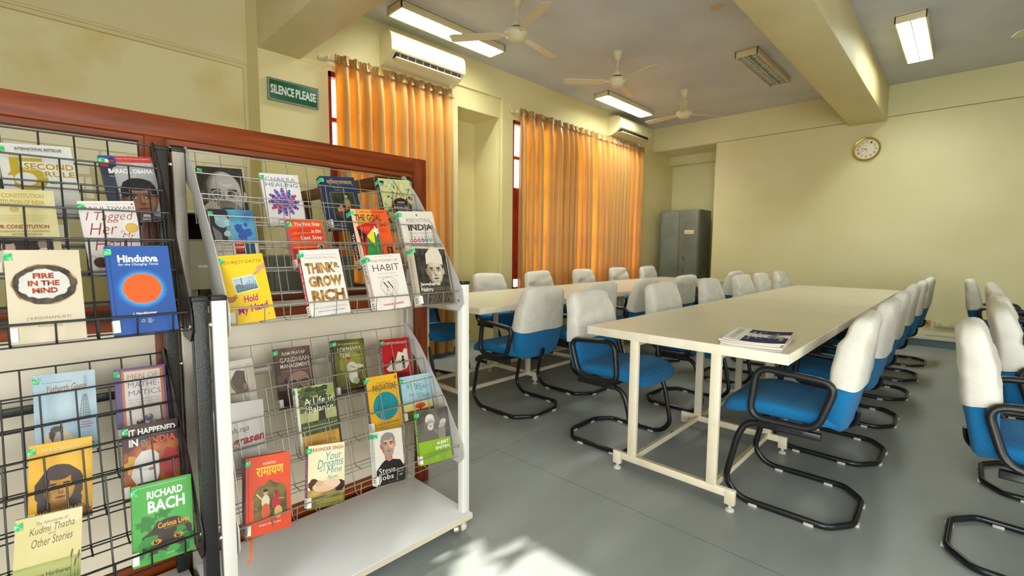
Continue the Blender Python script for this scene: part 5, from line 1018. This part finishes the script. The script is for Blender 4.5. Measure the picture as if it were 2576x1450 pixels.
# ================================================================== chairs
def chair_path(L_, R_):
    out = []
    P = [Vector(p) for p in L_]+[Vector(p) for p in R_[::-1]]
    rad = [0, .05, .05, .04, .06, .03, .03]; rad = rad+rad[::-1]
    for i, p in enumerate(P):
        if i in (0, len(P)-1): out.append(p); continue
        a, c = P[i-1], P[i+1]; da = min(rad[i], (a-p).length*.48); dc = min(rad[i], (c-p).length*.48)
        s0 = p+(a-p).normalized()*da; s1 = p+(c-p).normalized()*dc
        for k in range(6):
            t = k/5; out.append(s0*(1-t)**2+p*2*t*(1-t)+s1*t*t)
    return out
def make_chair():
    t = thing('visitor_chair', 'chair', 'chair')
    yf = .235
    # one bent tube: seat rail, front legs and floor loop
    def side(x):
        return [(x, -.10, .392), (x, yf-.075, .392), (x, yf-.035, .32), (x, yf+.012, .09), (x, yf-.05, .016), (x, -.165, .016), (x*.55, -.245, .016)]
    L_ = side(-.235); R_ = side(.235)
    path = chair_path(L_, R_)
    b = MB(); b.tube(path, .0145, m_black_tube, 10, flat=.8)
    for x in (-.235, .235): b.box((x-.012, -.125, .378), (x+.012, .12, .408), m_black_tube, .003)
    for y in (-.06, .10): b.box((-.235, y-.012, .395), (.235, y+.012, .415), m_black_tube)
    b.build('frame', t)
    # seat cushion: waterfall front
    st = []
    prof = [(-.205, .10, .012, .445), (-.20, .17, .026, .447), (-.18, .205, .034, .452), (-.10, .222, .040, .452), (0, .235, .042, .458), (.10, .242, .044, .462), (.18, .243, .044, .456), (.235, .236, .042, .444), (.268, .215, .034, .433), (.285, .18, .020, .425), (.290, .12, .008, .421)]
    for (y, hw, ht, z) in prof: st.append(((0, y, z), hw, ht, 3.0, (0, 0, 1)))
    b = MB(); vs = b.loft(st, m_blue, 32); b.v = [(v[0], v[1], v[2]+(.012*(abs(v[0])/.24)**2 if v[2] > .455 else 0)) for v in b.v]; b.build('seat', t)
    bp = [(.408, -.155, .10, .014), (.415, -.165, .165, .030), (.435, -.168, .200, .042), (.48, -.172, .222, .048), (.54, -.180, .232, .052), (.60, -.188, .234, .058), (.66, -.194, .230, .062), (.72, -.201, .224, .060), (.78, -.211, .216, .055), (.83, -.224, .208, .048), (.865, -.232, .201, .042), (.888, -.238, .188, .034), (.900, -.241, .165, .024), (.906, -.243, .13, .012), (.908, -.243, .07, .005)]
    def stations(rows, gx, gt): return [((0, y, z), hw+gx, (ht+gt)*.88, 5.0, (0, 1, .16)) for (z, y, hw, ht) in rows]
    hid = [(z, y, hw-(.02 if z > .67 else 0), ht-(.018 if z > .67 else 0)) for (z, y, hw, ht) in bp[:9]]
    b = MB(); b.loft(stations(hid, 0, 0), m_blue, 32)
    b.v = [(v[0], v[1]+.010*(abs(v[0])/.23)**2, v[2]) for v in b.v]; b.build('backrest', t)
    for sx in (-1, 1):
        b = MB(); x = sx*.258
        loop = rounded([(x, .150, .426), (x, .128, .656), (x, -.172, .634), (x, -.108, .424)], .062, 6, closed=True)
        b.tube(loop, .0150, m_black_plastic, 10, closed=True, flat=1.15); b.box((x-sx*.030, -.06, .395), (x-sx*.004, .07, .418), m_black_plastic, .002); b.build('armrest', t)
    for (x, y) in ((-.235, .12), (.235, .12), (-.235, -.10), (.235, -.10), (-.10, -.245), (.10, -.245)):
        b = MB(); 
        if y < -.2: b.box((x-.018, y-.016, .0), (x+.018, y+.012, .012), m_glide, .001)
        else: b.box((x-.015, y-.018, .0), (x+.015, y+.018, .012), m_glide, .001)
        b.build('floor_glide', t)
    b = MB(); b.tube(rounded([(0, .02, .40), (0, -.17, .385), (0, -.215, .41), (0, -.222, .47)], .05, 5), .010, m_black_tube, 8, flat=2.2); b.build('back_bracket', t)
    return t, bp, stations
chair0, BP, STN = make_chair()
def cover_mesh(seed):
    rnd = random.Random(seed); rows = []
    top = BP[6:]; z0 = .615
    rr = [(z0, -.190, .236, .060), (z0+.008, -.190, .237, .061)]+[r for r in BP[6:]]
    # densify
    R2 = []
    for a, c in zip(rr, rr[1:]):
        k = 3 if c[0]-a[0] > .03 else 1
        for q in range(k): R2.append(tuple(a[i]+(c[i]-a[i])*q/k for i in range(4)))
    R2.append(rr[-1])
    b = MB(); b.loft(STN(R2, .006, .006), m_white_cloth, 40, cap=False)
    n = 40; m = len(R2); b.add([b.v[(m-1)*n+k] for k in range(n)], [tuple(range(n))], m_white_cloth, True)
    f1, f2, p1, p2 = rnd.uniform(9, 16), rnd.uniform(14, 26), rnd.uniform(0, 6), rnd.uniform(0, 6); dent = rnd.uniform(-.1, .1); out = []; deep = rnd.uniform(.004, .012); tw = rnd.uniform(-.006, .008)
    for (x, y, z) in b.v:
        w_ = min(1, (z-.61)/.05)*(1 if z < .885 else .5); d = .0022*math.sin(f1*x*2+z*f2+p1)+.0016*math.sin(z*60+x*18+p2)
        front = 1 if y > -.2-.16*(z-.66) else 0
        crease = deep*math.exp(-((z-.70-.35*(x-dent))**2)/.0006)+deep*.8*math.exp(-((z-.78+.25*(x-dent))**2)/.0005)
        y2 = y+.010*(abs(x)/.23)**2+w_*(d-(crease if front else -.2*crease)); z2 = z+(tw*(x/.2) if z > .8 else 0)+.003*math.sin(x*22+p1)*(z < .63)
        out.append((x+w_*.6*d, y2, z2))
    b.v = out; o = b.build('seat_back_cover'); me = o.data; bpy.data.objects.remove(o); return me
COVERS = [cover_mesh(s) for s in (1, 2, 3, 4, 5)]
_map = {}
for q in COL.objects:
    if q.parent: _map.setdefault(q.parent.name, []).append(q)
_n = [0]
def place_chair(x, y, rz, label, group):
    i = _n[0]; _n[0] += 1
    c = chair0 if i == 0 else copy_tree(chair0, None, _map)
    c.location = (x, y, 0); c.rotation_euler = (0, 0, rz); c['label'] = label; c['group'] = group
    o = bpy.data.objects.new('seat_back_cover', COVERS[i % 5]); COL.objects.link(o); o.parent = c; o['label'] = 'white cotton cover over the upper backrest'
    return c
ga, gb, gc, gd, ge = 'chairs along the right side of the near table row', 'chairs along the left side of the near table row', 'chairs between the two table rows facing the windows', 'chairs on the window side of the far table row', 'chairs at the right edge of the room'
A_ = [('nearest white covered blue chair, beside the newspaper end of the table', 2.485, .515, R(1.5)),
      ('second chair from the camera on the right side of the near table', 3.29, .515, R(-1)),
      ('third chair from the camera on the right side of the near table', 4.05, .52, R(1)),
      ('fourth chair on the right side of the near table row, beside the second tabletop', 4.85, .515, 0),
      ('fifth chair on the right side of the near table row, before the last one', 5.62, .50, R(2)),
      ('last chair on the right side of the near table row, nearest the clock wall', 6.40, .48, R(-2))]
B_ = [('blue chair with arms at the near left corner of the newspaper table, wholly in view', 2.49, 1.505, R(181)),
      ('white covered chair second along the left edge of the near table', 3.47, 1.50, R(178)),
      ('white covered chair third along the left edge of the near table', 4.45, 1.50, R(181)),
      ('fourth cover top behind the left edge of the near table row', 5.33, 1.50, R(179)),
      ('crumpled cover top, fifth along the left edge of the near table row', 6.0, 1.50, R(182)),
      ('farthest cover top on the left edge of the near table row, against the clock wall', 6.78, 1.50, R(180))]
C_ = [('blue chair seen from behind at the near corner of the window side table row', 2.47, 2.325, R(1)),
      ('chair back second in the middle row, partly hidden by the near left chair', 3.20, 2.33, R(-1)),
      ('chair back third in the middle row with its blue lower back in view', 3.96, 2.33, R(2)),
      ('chair back fourth in the middle row before the cupboard', 4.80, 2.33, R(-2)),
      ('chair farthest along the middle row with a black arm in view, against the clock wall', 6.28, 2.33, R(0))]
D_ = [('blue chair behind the rack post at the end of the far table row', 2.40, 3.33, R(193)),
      ('white chair top nearest the niche, beyond the far table', 3.40, 3.44, R(180)),
      ('white chair top second before the far curtain', 4.20, 3.44, R(179)),
      ('white chair top in the middle before the far curtain', 5.12, 3.44, R(181)),
      ('white chair top near the right part of the far curtain', 6.0, 3.44, R(180)),
      ('white chair top just left of the metal cupboard', 6.88, 3.44, R(180))]
E_ = [('large chair at the right picture edge with a stitched white cover', 2.57, -.265, R(178)),
      ('second chair behind the large one at the right picture edge', 3.42, -.375, R(180)),
      ('third white cover at the right picture edge', 4.25, -.40, R(181)),
      ('fourth white cover at the right picture edge', 5.0, -.41, R(179)),
      ('fifth white cover at the right picture edge', 5.75, -.41, R(181)),
      ('farthest chair at the right, its blue back against the clock wall', 6.5, -.28, R(180))]
for rows, g in ((A_, ga), (B_, gb), (C_, gc), (D_, gd), (E_, ge)):
    for (lb, x, y, r_) in rows: place_chair(x, y, r_, lb, g)

# ================================================================== tables
def table(x0, x1, y0, y1, frames, label):
    t = thing('reading_table', label, 'table', (x0, (y0+y1)/2, 0), 0, 'long cream reading tables'); W2 = (y1-y0)/2; Ln = x1-x0
    b = MB(); b.box((0.003, -W2+.003, .712), (Ln-.003, W2-.003, .748), m_edge); b.box((.004, -W2+.004, .747), (Ln-.004, W2-.004, .7505), m_top)
    b.box((0, -W2, .706), (Ln, -W2+.012, .7495), m_edge, .0015); b.box((0, W2-.012, .706), (Ln, W2, .7495), m_edge, .0015)
    b.box((-.0006, -W2-.0006, .7054), (.012, W2+.0006, .7500), m_edge, .0015); b.box((Ln-.012, -W2-.0006, .7054), (Ln+.0006, W2+.0006, .7500), m_edge, .0015); b.build('tabletop', t)
    for k, fx in enumerate(frames):
        xa = fx-x0; w_ = .026; b = MB()
        for s_ in (-1, 1):
            b.box((xa, s_*.205-.022, .095), (xa+w_, s_*.205+.022, .708), m_steel_cream, .002)
            b.box((xa, s_*.29-.022, .030), (xa+w_, s_*.29+.022, .098), m_steel_cream, .002)
        b.box((xa+.0006, -.3115, .062), (xa+w_-.0006, .3115, .0985), m_steel_cream, .002); fr = b.build('leg_frame', t)
        b = MB(); b.box((xa+.002, -.18, .0975), (xa+w_-.001, .18, .0992), m_worn); b.build('worn_top_edge', fr)
        for s_ in (-1, 1):
            b = MB(); c = (xa+w_/2, s_*.29, 0); b.lathe([(0, 0), (.020, 0), (.021, .006), (.017, .012), (.008, .014), (.008, .034)], c, m_glide, 16); b.build('levelling_foot', fr)
    for s_ in (-1, 1):
        b = MB(); b.box((frames[0]-x0+.026, s_*.205-.010, .066), (frames[-1]-x0, s_*.205+.010, .094), m_steel_cream); b.box((frames[0]-x0+.026, s_*.205-.0098, .0935), (frames[-1]-x0, s_*.205+.0098, .0955), m_worn); b.build('stretcher', t)
        b = MB(); b.box((frames[0]-x0+.026, s_*.205-.010, .680), (frames[-1]-x0, s_*.205+.010, .708), m_steel_cream); b.build('top_stretcher', t)
table(2.115, 4.468, .488, 1.475, (2.115, 2.955, 3.70, 4.43), 'nearer cream table of the middle row, newspapers lying on its corner')
table(4.474, 6.56, .488, 1.475, (4.50, 5.30, 6.50), 'cream table continuing the middle row toward the clock wall')
table(2.165, 4.50, 2.425, 3.40, (2.19, 2.975, 3.75, 4.45), 'cream table by the windows, its corner just right of the silver rack')
table(4.505, 6.87, 2.425, 3.40, (4.54, 5.40, 6.80), 'farther cream table by the windows, in front of the metal cupboard')

# ================================================================== newspapers on the near corner
def newspaper(i, x, y, z, rz, tint, label, art=None):
    L2, W2, th = .120, .180, .0038; b = MB(); vs = []; fs = []; nx, ny = 14, 6; rnd = random.Random(i)
    a1, a2 = rnd.uniform(.6, 1.0), rnd.uniform(0, .5)
    def H(u, v): return .004*a1*(abs(u*2-1)**2.0)*(i+1)/3.0*.9+.0012*math.sin(3*v+i)*a2
    def pos(u, v, up): return (-W2+2*W2*v, L2-2*L2*u, H(u, v)+(th if up else 0))
    for up in (0, 1):
        for a in range(nx+1):
            for c in range(ny+1): vs.append(pos(a/nx, c/ny, up))
    N_ = (nx+1)*(ny+1)
    for a in range(nx):
        for c in range(ny):
            q = [a*(ny+1)+c, a*(ny+1)+c+1, (a+1)*(ny+1)+c+1, (a+1)*(ny+1)+c]; fs.append(tuple(q)); fs.append(tuple(N_+k for k in q[::-1]))
    for a in range(nx):
        for c in (0, ny): q = [a*(ny+1)+c, (a+1)*(ny+1)+c]; fs.append((q[0], q[1], q[1]+N_, q[0]+N_))
    for c in range(ny):
        for a in (0, nx): q = [a*(ny+1)+c, a*(ny+1)+c+1]; fs.append((q[0], q[1], q[1]+N_, q[0]+N_))
    b.add(vs, fs, mat('newsprint_'+tint.lstrip('#').lower(), tint, .85), False)
    t = thing('newspaper', label, 'newspaper', (x, y, z), rz, 'pile of newspapers')
    b.build('folded_pages', t)
    if art:
        b = MB(); A = Art(b, (0, 0, 0), (1, 0, 0), (0, 1, 0), (0, 0, 1), 1, 1); A.step = .00012
        art(A)
        # reads along the length of the paper: u runs across W2, v along L2
        out = []
        for (u, v, d) in b.v: p = pos(min(max(u, 0), 1), min(max(v, 0), 1), True); out.append((p[0], p[1], p[2]+d+.0002))
        b.v = out; o = b.build('front_page', t)
    return t
def front_page(A):
    for k in range(10): A.mb.add([A.P(.28+.072*k, .03), A.P(.28+.072*(k+1), .03), A.P(.28+.072*(k+1), .97), A.P(.28+.072*k, .97)], [(0, 1, 2, 3)], mat('newsprint_navy', '#2C2E48', .85, col2='#3C3A5C', scale=30, spec=.15))
    A.d += A.step
    def cols(s, u0, u1, v0, v1, c, bold=0.0):
        # text upright when read from the right: letters stacked along -v... placed with vtext-like mapping
        vs, fs = glyphs(s, bold); x0 = min(p[0] for p in vs); x1 = max(p[0] for p in vs); y0 = min(p[1] for p in vs); y1 = max(p[1] for p in vs)
        A.put([(u1-(p[1]-y0)/(y1-y0)*(u1-u0), v0+(p[0]-x0)/(x1-x0)*(v1-v0)) for p in vs], fs, IK(c))
    cols('THE HINDU', .07, .17, .12, .90, '#8A8880', -.01); cols('Scholarship', .33, .40, .20, .82, '#CFCDD8', .02); cols('advancing', .44, .51, .30, .80, '#CFCDD8', .02); cols('opportunities', .53, .58, .30, .88, '#3F9AA8', .01)
    A.ell(.70, .5, .05, .16, IK('#4A86C0'), jag=.2); A.ell(.78, .55, .05, .22, IK('#5A5686'), jag=.2); A.ell(.80, .52, .03, .12, IK('#B8B48A'), jag=.4); A.rect(.86, .2, .93, .5, IK('#8A8A92'))
z = .7506
tints = ['#D8D6D0', '#CFCDC6', '#E2DFD6', '#E3CDB8', '#E6D9CC', '#D9D6CE', '#DEDCD4']
names = ['bottom newspaper of the pile on the table corner', 'second newspaper from the bottom of the pile', 'third newspaper from the bottom of the pile', 'pinkish fourth newspaper from the bottom of the pile', 'fifth newspaper from the bottom of the pile', 'newspaper second from the top of the pile', 'top newspaper with a dark blue front page on the table corner']
for i in range(7):
    newspaper(i, 2.302+.004*math.sin(i*2.1), .660+.006*math.sin(i*1.7), z, R(6+2.0*math.sin(i*1.3)), tints[i], names[i], front_page if i == 6 else None); z += .0042

# ================================================================== tree outside, breaking the sun
def hole(y, z, s_):
    # gaps in the foliage
    c = [(1.02, 1.78, .40, .23), (1.51, 1.945, .015+s_*.6, .03+s_*.5), (1.455, 1.858, .012+s_*.6, .02+s_*.5), (1.44, 1.76, .03+s_*.6, .03+s_*.5), (1.54, 1.618, .005+s_*.6, .012+s_*.5)]
    r = random.random()
    for (a, d_, ry, rz) in c:
        q = ((y-a)/ry)**2+((z-d_)/rz)**2
        if q < 1.0 and r < 1.0-.15*q: return True
    return r < .13
leaves('tree', -3.05, 1.15, 2.40, .95, .60, 3200, 5, 'leafy tree crown outside the west window, out of the picture', hole)
for (x, y, h) in ((-3.5, 1.3, 2.0),):
    t = thing('tree_trunk', 'tree trunk outside the west wall, out of the picture', 'tree', (x, y, 0)); b = MB(); b.tube([(0, 0, -.1), (.03, .05, 1.2), (-.02, .02, 1.6), (.05, -.1, h)], [.14, .12, .09, .04], mat('bark', '#5A4632', .9, bump=.6), 12); b.build('trunk', t)
